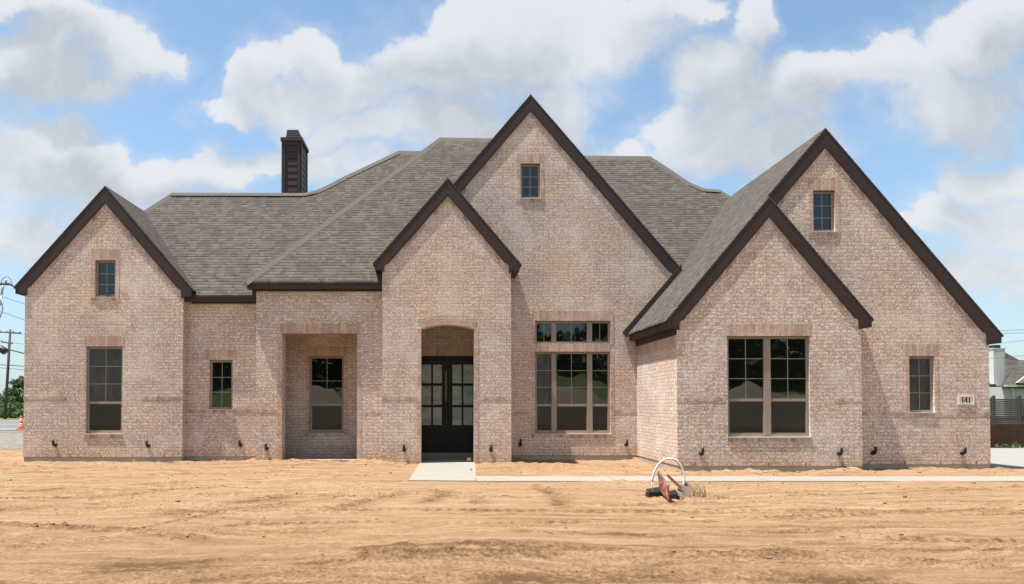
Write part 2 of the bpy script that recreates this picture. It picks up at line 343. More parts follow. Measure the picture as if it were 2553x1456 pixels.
def dirt():
    m, t, b = mat('tan_dirt')
    o = t.obj(); x, y, z = t.sep(o)
    att = t.new('ShaderNodeAttribute', attribute_name='worked', attribute_type='GEOMETRY').outputs['Fac']
    rut = t.new('ShaderNodeAttribute', attribute_name='rut', attribute_type='GEOMETRY').outputs['Fac']
    far = t.new('ShaderNodeAttribute', attribute_name='far', attribute_type='GEOMETRY').outputs['Fac']
    def cen(n, k): return t.m('MULTIPLY', t.m('SUBTRACT', n, 0.5), k)
    wv = t.vm('ADD', o, t.vm('SCALE', t.new('ShaderNodeTexNoise', {'Vector': o, 'Scale': 0.35, 'Detail': 2.0}).outputs['Color'], scale=1.6))
    big = t.noise(t.vm('MULTIPLY', wv, (0.25, 0.9, 1.0)), 1.0, 5, 0.55, 0.3)
    mid = t.noise(t.vm('MULTIPLY', wv, (0.5, 1.6, 1.0)), 3.2, 6, 0.6, 0.4)
    streak = t.noise(t.vm('MULTIPLY', wv, (0.10, 3.2, 1.0)), 3.0, 5, 0.6, 0.1)
    grain = t.noise(t.vm('MULTIPLY', o, (1.0, 0.8, 1.0)), 26.0, 8, 0.72, 0.2)
    fine = t.noise(o, 95.0, 4, 0.7)
    rough = t.ramp(t.m('ADD', cen(big, 1.0), t.m('ADD', 0.5, t.m('MULTIPLY', att, 0.22))), [(0.44, 0.0), (0.62, 1.0)])
    near = t.new('ShaderNodeMapRange', {'Value': y, 'From Min': 10.0, 'From Max': 6.3, 'To Min': 0.0, 'To Max': 0.075}).outputs[0]
    f = t.m('ADD', 0.5, cen(big, 0.26)); f = t.m('ADD', f, cen(mid, 0.45)); f = t.m('ADD', f, cen(streak, 0.62))
    f = t.m('ADD', f, t.m('MULTIPLY', cen(grain, 1.0), t.m('ADD', 0.38, t.m('MULTIPLY', rough, 0.75))))
    f = t.m('ADD', f, cen(fine, 0.22)); f = t.m('SUBTRACT', f, near)
    f = t.m('SUBTRACT', f, t.m('MULTIPLY', rough, 0.035)); f = t.m('SUBTRACT', f, t.m('MULTIPLY', rut, 0.145))  # rut and tread lines darkened in the colour; their relief alone shades too little
    c = t.ramp(f, [(0.18, (0.115, 0.062, 0.032)), (0.33, (0.195, 0.116, 0.062)), (0.44, (0.248, 0.154, 0.086)), (0.53, (0.288, 0.188, 0.112)), (0.66, (0.335, 0.234, 0.152))])
    grn = t.ramp(t.noise(t.vm('MULTIPLY', o, (0.3, 0.8, 1)), 0.9, 4), [(0.58, 0.0), (0.72, 1.0)])
    c = t.mix(t.m('MULTIPLY', grn, 0.18), c, (0.17, 0.135, 0.085))
    gr = t.ramp(t.noise(o, 0.6, 6, 0.65), [(0.3, (0.06, 0.085, 0.025)), (0.6, (0.13, 0.16, 0.05)), (0.8, (0.22, 0.21, 0.09))])
    c = t.mix(far, c, gr)
    h = t.m('ADD', t.m('MULTIPLY', mid, 0.5), t.m('ADD', t.m('MULTIPLY', grain, 0.7), t.m('MULTIPLY', fine, 0.22)))
    setp(t, b, color=c, rough=0.97, spec=0.1, normal=t.bump(h, 1.0, 0.045)); return m
M['dirt'] = dirt()
M['clod'] = plain('soil_clod', (0.235, 0.15, 0.088), 0.97, var=0.2, nscale=9)
def sign():
    m, t, b = mat('faded_red_sign')
    o = t.obj(); n = t.noise(t.vm('MULTIPLY', o, (1, 1, 0.45)), 16.0, 4, 0.6, 1.5)
    x, y, z = t.sep(o)
    red = t.mix(t.ramp(n, [(0.50, 0.0), (0.57, 1.0)]), (0.27, 0.028, 0.020), (0.42, 0.32, 0.26))
    mask = t.m('LESS_THAN', z, 0.275)
    c = t.mix(mask, t.mix(n, (0.16, 0.12, 0.09), (0.07, 0.05, 0.035)), red)
    setp(t, b, color=c, rough=0.6); return m
M['sign'] = sign()
M['nwall'] = plain('pale_painted_wall', (0.40, 0.385, 0.41), 0.8, var=0.05)
M['nroof'] = shingles('neighbour_shingles', 0.14, 0.35, 0.9)

# ------------------------------------------------------------------ mesh helpers
class MB:
    def __init__(s): s.v = []; s.f = []
    def add(s, vs, fs):
        b = len(s.v); s.v += [tuple(p) for p in vs]; s.f += [tuple(b+i for i in f) for f in fs]; return s
    def box(s, x0, x1, y0, y1, z0, z1):
        x0, x1 = min(x0, x1), max(x0, x1); y0, y1 = min(y0, y1), max(y0, y1); z0, z1 = min(z0, z1), max(z0, z1)
        return s.add([(x0,y0,z0),(x1,y0,z0),(x1,y1,z0),(x0,y1,z0),(x0,y0,z1),(x1,y0,z1),(x1,y1,z1),(x0,y1,z1)],
              [(0,3,2,1),(4,5,6,7),(0,1,5,4),(1,2,6,5),(2,3,7,6),(3,0,4,7)])
    def quad(s, a, b, c, d): return s.add([a, b, c, d], [(0, 1, 2, 3)])
    def prism(s, poly, y0, y1, holes=(), back=True):
        """poly [(x,z)] in the facade plane, extruded from y0 to y1; holes are polygons too"""
        loops = [list(poly)]+[list(h) for h in holes]
        area = sum(a[0]*b[1]-b[0]*a[1] for a, b in zip(poly, poly[1:]+poly[:1]))
        if area < 0: loops[0].reverse()
        for i in range(1, len(loops)):
            h = loops[i]; ar = sum(a[0]*b[1]-b[0]*a[1] for a, b in zip(h, h[1:]+h[:1]))
            if ar > 0: h.reverse()
        flat = [p for l in loops for p in l]
        tris = tessellate_polygon([[Vector((p[0], p[1], 0)) for p in l] for l in loops])
        n = len(flat); b = len(s.v)
        s.v += [(p[0], y0, p[1]) for p in flat]+[(p[0], y1, p[1]) for p in flat]
        for tr in tris:
            a, c, d = [flat[i] for i in tr]
            ar = (c[0]-a[0])*(d[1]-a[1])-(d[0]-a[0])*(c[1]-a[1])
            if abs(ar) < 1e-9: continue
            tt = tr if ar > 0 else (tr[0], tr[2], tr[1])
            s.f.append(tuple(b+i for i in tt))
            if back: s.f.append(tuple(b+n+i for i in reversed(tt)))
        k = 0
        for l in loops:
            m_ = len(l)
            for i in range(m_):
                i0, i1 = k+i, k+(i+1) % m_
                s.f.append((b+i0, b+n+i0, b+n+i1, b+i1))
            k += m_
        return s
    def slab(s, pts, th=0.05):
        """a roof plane: 3-D polygon with thickness"""
        n = len(pts); b = len(s.v)
        s.v += [tuple(p) for p in pts]+[(p[0], p[1], p[2]-th) for p in pts]
        tris = tessellate_polygon([[Vector(p) for p in pts]])
        for tr in tris:
            a, c, d = [Vector(pts[i]) for i in tr]
            nn = (c-a).cross(d-a)
            tt = tr if nn.z > 0 else (tr[0], tr[2], tr[1])
            s.f.append(tuple(b+i for i in tt)); s.f.append(tuple(b+n+i for i in reversed(tt)))
        for i in range(n):
            j = (i+1) % n; s.f.append((b+i, b+j, b+n+j, b+n+i))
        return s
    def tube(s, pts, r, seg=8, r1=None, cap=True):
        pts = [Vector(p) for p in pts]; b = len(s.v); n = len(pts)
        a = None
        for i, p in enumerate(pts):
            d = (pts[min(i+1, n-1)]-pts[max(i-1, 0)]).normalized()
            if a is None:
                up = Vector((0, 0, 1)) if abs(d.z) < 0.9 else Vector((1, 0, 0)); a = d.cross(up).normalized()
            else: a = (a-d*a.dot(d)).normalized()
            c = d.cross(a)
            rr = r if r1 is None else r+(r1-r)*i/(n-1)
            for k in range(seg):
                an = 2*math.pi*k/seg; s.v.append(tuple(p+a*math.cos(an)*rr+c*math.sin(an)*rr))
        for i in range(n-1):
            for k in range(seg):
                k2 = (k+1) % seg
                s.f.append((b+i*seg+k, b+i*seg+k2, b+(i+1)*seg+k2, b+(i+1)*seg+k))
        if cap:
            s.f.append(tuple(b+k for k in range(seg))[::-1]); s.f.append(tuple(b+(n-1)*seg+k for k in range(seg)))
        return s
    def lathe(s, prof, c=(0, 0, 0), seg=20, axis='z'):
        b = len(s.v); n = len(prof)
        for (r, h) in prof:
            for k in range(seg):
                an = 2*math.pi*k/seg; x, y = r*math.cos(an), r*math.sin(an)
                s.v.append((c[0]+x, c[1]+y, c[2]+h) if axis == 'z' else (c[0]+x, c[1]+h, c[2]+y))
        for i in range(n-1):
            for k in range(seg):
                k2 = (k+1) % seg; s.f.append((b+i*seg+k, b+i*seg+k2, b+(i+1)*seg+k2, b+(i+1)*seg+k))
        s.f.append(tuple(b+k for k in range(seg))[::-1]); s.f.append(tuple(b+(n-1)*seg+k for k in range(seg)))
        return s
    def build(s, name, m, parent=None, org=(0, 0, 0), smooth=False):
        me = bpy.data.meshes.new(name)
        me.from_pydata([(p[0]-org[0], p[1]-org[1], p[2]-org[2]) for p in s.v], [], s.f); me.update()
        me.materials.append(m)
        if smooth: me.polygons.foreach_set('use_smooth', [True]*len(me.polygons))
        o = bpy.data.objects.new(name, me); C.objects.link(o)
        if parent is not None: o.parent = parent
        else: o.location = org
        return o
def tag(o, label=None, cat=None, group=None, kind=None):
    if label: o['label'] = label
    if cat: o['category'] = cat
    if group: o['group'] = group
    if kind: o['kind'] = kind
    return o
def empty(name, loc, label, cat, group=None):
    o = bpy.data.objects.new(name, None); C.objects.link(o); o.location = loc; o.empty_display_size = 0.3
    return tag(o, label, cat, group)

# ------------------------------------------------------------------ ground
DM, DN, DR, DL, DK, DE, DP, DB, DD = 18.50, 15.33, 15.73, 17.93, 18.16, 17.54, 17.79, 18.97, 19.17
# main, near gable, right, left, link, entry, porch, porch back wall, door wall
ZB = CAMZ-1.266                                   # brick base
BASEY = 17.5
def vnoise(x, y, seed):
    rs = np.random.RandomState(seed); g = rs.rand(256, 256)
    xi = np.floor(x).astype(int); yi = np.floor(y).astype(int); fx = x-xi; fy = y-yi
    fx = fx*fx*(3-2*fx); fy = fy*fy*(3-2*fy)
    a = g[xi % 256, yi % 256]; b_ = g[(xi+1) % 256, yi % 256]; c = g[xi % 256, (yi+1) % 256]; d = g[(xi+1) % 256, (yi+1) % 256]
    return (a*(1-fx)+b_*fx)*(1-fy)+(c*(1-fx)+d*fx)*fy-0.5
def fbm(x, y, seed, oct=4, gain=0.5):
    s = 0; a = 1.0
    for i in range(oct):
        s = s+a*vnoise(x*2**i+13.7*i, y*2**i+7.1*i, seed+i); a *= gain
    return s
RUTS = [ # photo polyline on the ground, half width, berm height, lugs
 ([(830,1271),(900,1253),(1000,1228)],.13,.035,1), ([(0,1296),(150,1308),(300,1313),(490,1331)],.10,.03,0),
 ([(320,1313),(490,1286),(700,1256),(950,1228)],.05,.02,0), ([(925,1373),(1276,1373),(1600,1375),(2030,1373),(2400,1395),(2600,1400)],.12,.045,0),
 ([(1980,1271),(2250,1268),(2600,1275)],.16,.02,1), ([(2126,1328),(2400,1334),(2600,1338)],.14,.02,2),
 ([(-60,1236),(120,1238),(250,1236),(450,1218),(560,1213)],.07,.02,1), ([(-60,1206),(350,1190),(700,1178)],.05,.02,0),
 ([(-60,1190),(450,1170),(780,1163)],.05,.02,0), ([(-60,1224),(350,1208),(550,1198)],.06,.02,0), ([(-60,1178),(300,1166),(700,1158)],.04,.015,0),
 ([(750,1273),(1276,1270),(1900,1268)],.13,.018,2), ([(600,1302),(1276,1300),(1700,1295),(2000,1283),(2300,1272)],.12,.018,2),
 ([(1190,1223),(1200,1243),(1170,1266)],.11,.02,1), ([(1075,1213),(1110,1230),(1060,1250)],.14,.02,1), ([(1337,1213),(1391,1238),(1397,1258)],.13,.02,1),
 ([(1976,1231),(2250,1228),(2600,1216)],.05,.02,0), ([(420,1278),(700,1262),(800,1240)],.2,.01,1), ([(-60,1262),(300,1262),(560,1256),(700,1240)],.25,.012,1),
 ([(1500,1258),(1900,1248),(2600,1250)],.07,.02,0), ([(1300,1320),(1700,1330),(2100,1312)],.12,.02,1), ([(900,1358),(1200,1352),(1500,1362)],.10,.02,0),
 ([(300,1400),(700,1385),(1000,1392)],.25,.02,1), ([(1250,1430),(1700,1420),(2200,1440)],.2,.02,1)]
RUTS += [([(-60, y0), (500, y0-dy*.4), (1000, y0-dy)], .028, .012, 0) for y0, dy in ((1182, 18), (1197, 26), (1214, 32), (1229, 30), (1245, 26), (1172, 10))]
RUTS += [([(1200, y0), (1900, y0+d1), (2600, y0+d2)], .03, .012, 0) for y0, d1, d2 in ((1222, 3, -6), (1236, 2, 2), (1279, -6, -12), (1289, 2, 8), (1308, -3, -4), (1348, 5, 10), (1364, 0, -6))]
SMOOTHS = [([(560,1345),(900,1336),(1300,1331),(1500,1326)],.18), ([(320,1305),(540,1300)],.12), ([(1500,1308),(1900,1291)],.14),
 ([(900,1210),(1000,1212),(1300,1232),(1350,1262)],.35), ([(1560,1230),(1450,1225)],.25),([(440,1360),(570,1370)],.1),([(2200,1290),(2553,1288)],.15),([(1000,1255),(1150,1262)],.3)]
def seg_dist(x, y, pts):
    best = np.full(x.shape, 9.0); arc = np.zeros(x.shape); acc = 0
    for (x0, y0), (x1, y1) in zip(pts, pts[1:]):
        dx_, dy_ = x1-x0, y1-y0; L2 = dx_*dx_+dy_*dy_; L = math.sqrt(L2)
        tt = np.clip(((x-x0)*dx_+(y-y0)*dy_)/L2, 0, 1)
        d = np.hypot(x-(x0+tt*dx_), y-(y0+tt*dy_)); side = np.sign((x-x0)*dy_-(y-y0)*dx_)
        mk = d < np.abs(best); best = np.where(mk, d*side, best); arc = np.where(mk, acc+tt*L, arc); acc += L
    return best, arc
def ground_base(x, y):
    return -0.011*np.clip(15.5-y, 0, 12)+0.0*x
def smooth(e0, e1, v):
    q = np.clip((v-e0)/(e1-e0), 0, 1); return q*q*(3-2*q)
def ground_z(x, y):
    x = np.asarray(x, float); y = np.asarray(y, float)
    z = ground_base(x, y); wk = np.zeros_like(z); rt = np.zeros_like(z)
    near = 1-smooth(19, 24, y); near = near*(1-smooth(15, 22, np.abs(x)))
    z = z+near*(0.05*fbm(x*0.35, y*0.5, 3)+0.020*fbm(x*0.9, y*2.6, 9)+0.012*fbm(x*4, y*6, 21, 3, 0.6))
    rough = smooth(-0.02, 0.22, fbm(x*0.5, y*1.3, 33, 4, 0.6)+0.25*(1-smooth(6.0, 9.5, y)))
    clod = np.clip(fbm(x*9, y*9, 41, 3, 0.7), 0, 1)
    z = z+near*rough*clod*0.045; wk = wk+0.35*rough
    for pts, hw, bh, lug in RUTS:
        pl = [G(px, py, -0.03) for px, py in pts]
        d, arc = seg_dist(x, y, pl); ad = np.abs(d)/hw
        prof = np.exp(-((ad-1)**2)*6)*0.7-0.45*np.exp(-(ad**2)*2.5)
        if lug == 2: prof = prof+0.5*np.exp(-(ad**2)*2)*np.sign(np.sin(arc*2*math.pi/0.16+np.sign(d)*1.2))*0.5
        brk = 0.55+0.9*np.clip(fbm(x*1.1, y*3, 60+int(hw*100), 3)+0.3, 0, 1)
        z = z+near*bh*prof*brk*(0.6+2.2*np.abs(fbm(x*6, y*9, 77, 3, 0.7)))
        wk = wk+np.exp(-(np.clip(ad-0.5, 0, 9)**2)*1.8)*0.5*brk
        gap = np.clip(1.25+3.2*fbm(arc*0.9, arc*0+hw*50, 70+int(hw*100), 3), 0, 1.3)
        if lug == 2: rr_ = np.exp(-(np.clip(ad-0.6, 0, 9)**2)*6)*(0.25+0.9*(np.sin(arc*2*math.pi/0.16+np.sign(d)*1.2) > 0.15))
        elif lug == 1: rr_ = np.exp(-(ad**2)*0.9)*(0.75+1.6*np.abs(fbm(x*5, y*7, 88, 3, 0.7)))
        else: rr_ = np.exp(-((ad-0.9)**2)*9)+0.35*np.exp(-(ad**2)*4)
        rt = np.maximum(rt, rr_*gap)
    for pts, hw in SMOOTHS:
        pl = [G(px, py, -0.03) for px, py in pts]
        d, arc = seg_dist(x, y, pl); w = np.exp(-(d/hw)**2); wk = wk*(1-w)-0.5*w; z = z-near*w*0.0
    # dirt banked up along the walls
    def bank(x0, x1, yw, h, wd):
        return h*np.exp(-np.clip(yw-y, 0, 9)**2/wd**2)*smooth(x0-.4, x0, x)*(1-smooth(x1, x1+.4, x))*(0.7+1.6*fbm(x*2.5, y*3, 91, 3, 0.6))
    z = z+bank(-10.4, -6.3, DL, .03, .5)+bank(-6.3, -4.4, DK, .03, .5)+bank(-4.4, -.75, DE, .05, .5)+bank(.85, 1.75, DE, .06, .5)+bank(1.75, 4.7, DM, .02, .6)+bank(4.7, 8.7, DN, .05, .35)+bank(8.7, 11.7, DR, .05, .5)
    z = z+0.07*np.exp(-(((x-3.45)/.45)**2+((y-11.1)/.35)**2))*(0.6+fbm(x*5, y*5, 50))
    # dead flat under paving
    flat = (smooth(-.95, -.7, x)*(1-smooth(.85, 1.05, x))*smooth(13.3, 13.6, y)*(1-smooth(17.5, 18, y)))
    flat = np.maximum(flat, smooth(.3, .5, x)*smooth(WALK_Y0-.15, WALK_Y0+.05, y)*(1-smooth(WALK_Y1-.05, WALK_Y1+.15, y))*(1-smooth(19, 21, x)))
    flat = np.maximum(flat, smooth(11.4, 11.9, x)*smooth(15.75, 15.95, y))
    flat = np.maximum(flat, (np.abs(y-19.5) < 1.2)*(x > -5)*(x < 1.7))
    z = z*(1-flat)+(ground_base(x, y)-0.012)*flat
    ground_z.rut = rt*near
    return z, wk
WALK_Y0, WALK_Y1 = G(1300, 1199.5, -0.02)[1], G(1300, 1187.5, -0.01)[1]
def axis(lo, hi, step, far, g=1.12):
    a = list(np.arange(lo, hi+1e-6, step)); s = step; up = []; v_ = hi
    while v_ < far: s = min(s*g, 250); v_ += s; up.append(v_)
    s = step; dn = []; v_ = lo
    while v_ > -far: s = min(s*g, 250); v_ -= s; dn.append(v_)
    return np.array(dn[::-1]+a+up)
xs = axis(-12.5, 15.5, 0.05, 2500); ys = axis(4.6, 18.6, 0.036, 2500)
XX, YY = np.meshgrid(xs, ys); ZZ, WK = ground_z(XX, YY)
RT = ground_z.rut.copy(); nxv, nyv = len(xs), len(ys)
co = np.stack([XX, YY, ZZ], -1).reshape(-1, 3)
idx = np.arange(nxv*nyv).reshape(nyv, nxv)
q = np.stack([idx[:-1, :-1], idx[:-1, 1:], idx[1:, 1:], idx[1:, :-1]], -1).reshape(-1, 4)
me = bpy.data.meshes.new('ground'); me.vertices.add(len(co)); me.vertices.foreach_set('co', co.astype('f').ravel())
me.loops.add(q.size); me.loops.foreach_set('vertex_index', q.ravel().astype('i'))
me.polygons.add(len(q)); me.polygons.foreach_set('loop_start', np.arange(0, q.size, 4, dtype='i')); me.polygons.foreach_set('loop_total', np.full(len(q), 4, dtype='i'))
me.update(calc_edges=True); me.polygons.foreach_set('use_smooth', np.ones(len(q), dtype=bool))
a_ = me.attributes.new('rut', 'FLOAT', 'POINT'); a_.data.foreach_set('value', RT.ravel().astype('f'))
a_ = me.attributes.new('worked', 'FLOAT', 'POINT'); a_.data.foreach_set('value', WK.ravel().astype('f'))
farm = np.maximum(smooth(26, 34, YY), np.maximum(smooth(17, 23, XX)*0, smooth(-3, -14, YY)))
farm = np.where(YY < 0, smooth(14, 24, -YY), smooth(24, 30, YY))
a_ = me.attributes.new('far', 'FLOAT', 'POINT'); a_.data.foreach_set('value', farm.ravel().astype('f'))
me.materials.append(M['dirt'])
ground = bpy.data.objects.new('ground', me); C.objects.link(ground); tag(ground, kind='structure')

def flat_sheet(name, pts, z, th, m, kind='structure'):
    mb = MB(); n = len(pts)
    zt = [z if not callable(z) else z(p) for p in pts]
    mb.v = [(p[0], p[1], zt[i]) for i, p in enumerate(pts)]+[(p[0], p[1], zt[i]-th) for i, p in enumerate(pts)]
    mb.f = [tuple(range(n)), tuple(range(n, 2*n))[::-1]]+[(i, n+i, n+(i+1) % n, (i+1) % n) for i in range(n)]
    return tag(mb.build(name, m), kind=kind)
gb = lambda p: float(ground_base(np.array(p[0]), np.array(p[1])))
wl0, wl1 = G(1019, 1196.5, -.01), G(1186, 1197.5, -.01); wu0, wu1 = G(1049, 1147.5, .0), G(1182, 1147.5, .0)
flat_sheet('path', [(wl0[0], wl0[1]), (wl1[0], wl1[1]), (wu1[0]+.0, DE+.02), (wu0[0], DE+.02)], lambda p: gb(p)+.004, .10, M['walk'])
segs = [wl1[0]+.02, 3.2, 6.0, 8.7, 11.4, 14.2, 17.0]
for a0, a1 in zip(segs, segs[1:]):
    flat_sheet('path', [(a0+.006, WALK_Y0), (a1-.006, WALK_Y0), (a1-.006, WALK_Y1), (a0+.006, WALK_Y1)], lambda p: gb(p)+.003, .10, M['walk'])
for (a0, a1) in ((11.95, 16.0), (16.012, 20.5), (20.512, 30)):
    for (b0, b1) in ((16.0, 19.6), (19.612, 23.35)):
        flat_sheet('driveway', [(a0, b0), (a1, b0), (a1, b1), (a0, b1)], .02, .1, M['drive'])
flat_sheet('gravel_strip', [(-120, 24.2), (-10.6, 22.9), (-10.6, 37.8), (-120, 40.3)], .012, .05, M['gravel'])
def road_y(x, k): return k-0.02*(x+22)
flat_sheet('road', [(-400, road_y(-400, 39)), (8, road_y(8, 39)), (8, road_y(8, 64)), (-400, road_y(-400, 64))], .016, .05, M['asphalt'])
for k in (41.5, 51.6, 62.0):
    flat_sheet('road_marking', [(-400, road_y(-400, k)), (8, road_y(8, k)), (8, road_y(8, k+.35)), (-400, road_y(-400, k+.35))], .024, .006, M['paint'])

# ------------------------------------------------------------------ the house
HB = (0.0, BASEY, ZB)
house = empty('house', HB, 'long one storey pinkish brick house with steep gables, dark brown trim and grey shingle roof', 'house')
def hb(mb, name, m, parent=None, smooth=False): return mb.build(name, M[m], parent or house, HB, smooth)
OVER = 0.0; PM = 7/6.0

def rect(px0, px1, py0, py1, D):
    x0 = PX(px0, D, (py0+py1)/2); x1 = PX(px1, D, (py0+py1)/2); z1 = PZ(py0, D); z0 = PZ(py1, D)
    return (x0, x1, z0, z1)
def rpoly(r): return [(r[0], r[2]), (r[1], r[2]), (r[1], r[3]), (r[0], r[3])]

HOLES = {
 'W1': (rect(214, 305, 864, 1081, DL), DL), 'A1': (rect(237, 288, 649, 740, DL), DL),
 'W2': (rect(522, 580, 898, 1020, DK), DK), 'PO': (rect(703.5, 890, 832, 1146, DP), DP),
 'W3': (rect(771, 857, 888, 1079, DB), DB), 'A2': (rect(1298, 1347, 408, 494, DM), DM),
 'T4': (rect(1334, 1522, 800, 856, DM), DM), 'W4': (rect(1334, 1522, 877, 1081, DM), DM),
 'W5': (rect(1814, 2020, 838, 1089, DN), DN), 'A3': (rect(2027, 2082, 475, 577, DR), DR), 'W6': (rect(2267, 2330, 888, 1028, DR), DR)}
hz0 = 0.0
def H(k): return rpoly(HOLES[k][0])
zbot = ZB+0.0
xl0 = PX(60, DL, 950); xl1 = PX(455.5, DL, 950)
xk1 = PX(640, DK, 900)
xp0 = PX(638, DP, 900); xp1 = PX(956, DP, 900)
xe0 = PX(952.5, DE, 950); xe1 = PX(1274.5, DE, 950)
xm1 = 4.86
xn0 = PX(1688.5, DN, 1000); xn1 = PX(2148.5, DN, 1000)
xr1 = PX(2467.5, DR, 1000)
def gable(D, pk, tl, tr):
    """peak and eave tips (photo positions) of the rake boards -> dict in the front plane of the boards"""
    Df = D-OVER-.03
    a, b, c = P(*pk, Df), P(*tl, Df), P(*tr, Df)
    return dict(D=D, pk=a, tl=b, tr=c)
GL = gable(DL, (262, 465), (37, 715), (480, 722))
GM = gable(DM, (1323, 237), (1000, 612), (1697, 670))
GE = gable(DE, (1117, 445), (933, 655), (1297, 658))
GN = gable(DN, (1918, 492), (1664, 797), (2175, 795))
GR = gable(DR, (2058, 321), (1740, 692), (2498, 835))
GR['tl'] = (GR['pk'][0]-(GR['pk'][1]-3.2-CAMZ)/PM, 3.2+CAMZ)
def wall_top(g, x0, x1, drop=.12):
    """gable outline points from (x1) eave up over the peak to x0"""
    (xp, zp), (xa, za), (xb, zb) = g['pk'], g['tl'], g['tr']
    zl = zp-(zp-za)*(xp-x0)/(xp-xa)-drop; zr = zp-(zp-zb)*(x1-xp)/(xb-xp)-drop
    return [(x1, zr), (xp, zp-drop), (x0, zl)]
def wall(name, poly, D, holes=(), depth=.11, back=False, outer=None):
    mb = MB(); mb.prism(poly, D, D+depth, [H(h) if isinstance(h, str) else h for h in holes], back)
    if outer:     # deepen the sides: (x, y0, y1, z0, z1)
        for (x, y0, y1, z0, z1) in outer: mb.quad((x, y0, z0), (x, y1, z0), (x, y1, z1), (x, y0, z1))
    return hb(mb, name, 'brick')
wall('brick_wall', [(xl0, ZB), (xl1, ZB)]+wall_top(GL, xl0, xl1), DL, ['W1', 'A1'], outer=[(xl0, DL+.11, 27, ZB, 4.0), (xl1, DL+.11, DK, ZB, 4.0)])
zk = PZ(748, DK)
wall('brick_wall', [(xl1-.1, ZB), (xk1+.06, ZB), (xk1+.06, zk), (xl1-.1, zk)], DK, ['W2'])
zp_ = PZ(716, DP)
wall('brick_wall', [(xp0, -.02), (xp1, -.02), (xp1, zp_), (xp0, zp_)], DP, ['PO'], depth=.37, back=True)
# entry with an arch
ar = rect(1050, 1182, 820, 1150, DE); zc = PZ(809, DE)
def arch_pts(x0, x1, zs, zcr, n=14, off=0.0):
    w = (x1-x0)/2; rise = zcr-zs; rad = (w*w+rise*rise)/(2*rise); cx = (x0+x1)/2; cz = zcr-rad
    a = math.asin(w/rad); return [(cx+(rad+off)*math.sin(-a+2*a*i/n), cz+(rad+off)*math.cos(-a+2*a*i/n)) for i in range(n+1)]
archh = [(ar[0], -.015), ]+arch_pts(ar[0], ar[1], ar[3], zc)+[(ar[1], -.015)]
wall('brick_wall', [(xe0, -.03), (ar[0]-.0001, -.03), (ar[0], -.0149)]+arch_pts(ar[0], ar[1], ar[3], zc)+[(ar[1], -.0149), (ar[1]+.0001, -.03), (xe1, -.03)]+wall_top(GE, xe0, xe1), DE, [], depth=.37, back=True,
     outer=[(xe0, DE+.37, DE+.9, 0, 4.6), (xe1, DE+.37, DM, 0, 4.62)])
xmL = -0.7
wall('brick_wall', [(xe1-.3, ZB), (xm1+.02, ZB), (xm1+.02, 3.0), GM['tr']]+[(GM['pk'][0], GM['pk'][1]-.12)]+[(xmL, GM['pk'][1]-.12-PM*(GM['pk'][0]-xmL)), (xe1-.3, 3.0)], DM, ['A2', 'T4', 'W4'])
wall('brick_wall', [(xn0, ZB), (xn1, ZB)]+wall_top(GN, xn0, xn1), DN, ['W5'], outer=[(xn0, DN+.11, DM, ZB, PZ(820, DN)+.05), (xn1, DN+.11, DR, ZB, PZ(820, DN)+.05)])
xr0 = xn1-.6
# right wall: main wing gable; its left part stands above the near gable roof
wall('brick_wall', [(xr0, ZB), (xr1, ZB)]+wall_top(GR, 6.3, xr1)+[(6.3, 4.6), (xr0, 3.2)], DR, ['A3', 'W6'], outer=[(xr1, DR+.11, 27, ZB, 2.9)])
# rear walls closing the volume
mb = MB(); mb.quad((xl0, 27, 0), (xr1, 27, 0), (xr1, 27, 3.6), (xl0, 27, 3.6)); hb(mb, 'rear_wall', 'brick')

# slab edge below the brick
def plinth(x0, x1, y0, y1):
    return MB().box(x0, x1, y0, y1, -.25, ZB-.004)
for (x0, x1, y0, y1) in ((xl0+.012, xl1-.012, DL+.012, DL+.4), (xl1-.05, xk1, DK+.012, DK+.3), (xe1-.1, xm1, DM+.012, DM+.3), (xn0+.012, xn1-.012, DN+.012, DN+.3), (xn1-.3, xr1-.012, DR+.012, DR+.4), (xn0+.012, xn0+.3, DN+.3, DM), (xr1-.3, xr1-.012, DR+.4, 27), (xl0+.012, xl0+.3, DL+.4, 27)):
    hb(plinth(x0, x1, y0, y1), 'foundation', 'concrete_base')

# --- porch recess box
px0, px1 = -4.25, -1.75
mb = MB(); mb.prism([(px0, 0), (px1, 0), (px1, 3.3), (px0, 3.3)], DB, DB+.11, [H('W3')], False); hb(mb, 'porch_wall', 'brick')
mb = MB(); mb.quad((px0, DP+.37, 0), (px0, DB, 0), (px0, DB, 3.3), (px0, DP+.37, 3.3)); hb(mb, 'porch_wall', 'brick'); mb = MB(); mb.quad((px1, DP+.37, 0), (px1, DB, 0), (px1, DB, 3.3), (px1, DP+.37, 3.3)); hb(mb, 'porch_wall', 'brick')
zpc = HOLES['PO'][0][3]+.02
hb(MB().box(px0, px1, DP+.372, DB-.002, zpc+.1, zpc+.16), 'porch_ceiling', 'soffit')
hb(MB().box(px0, px1, DP+.005, DB-.002, -.2, .035), 'porch_floor', 'concrete_base')
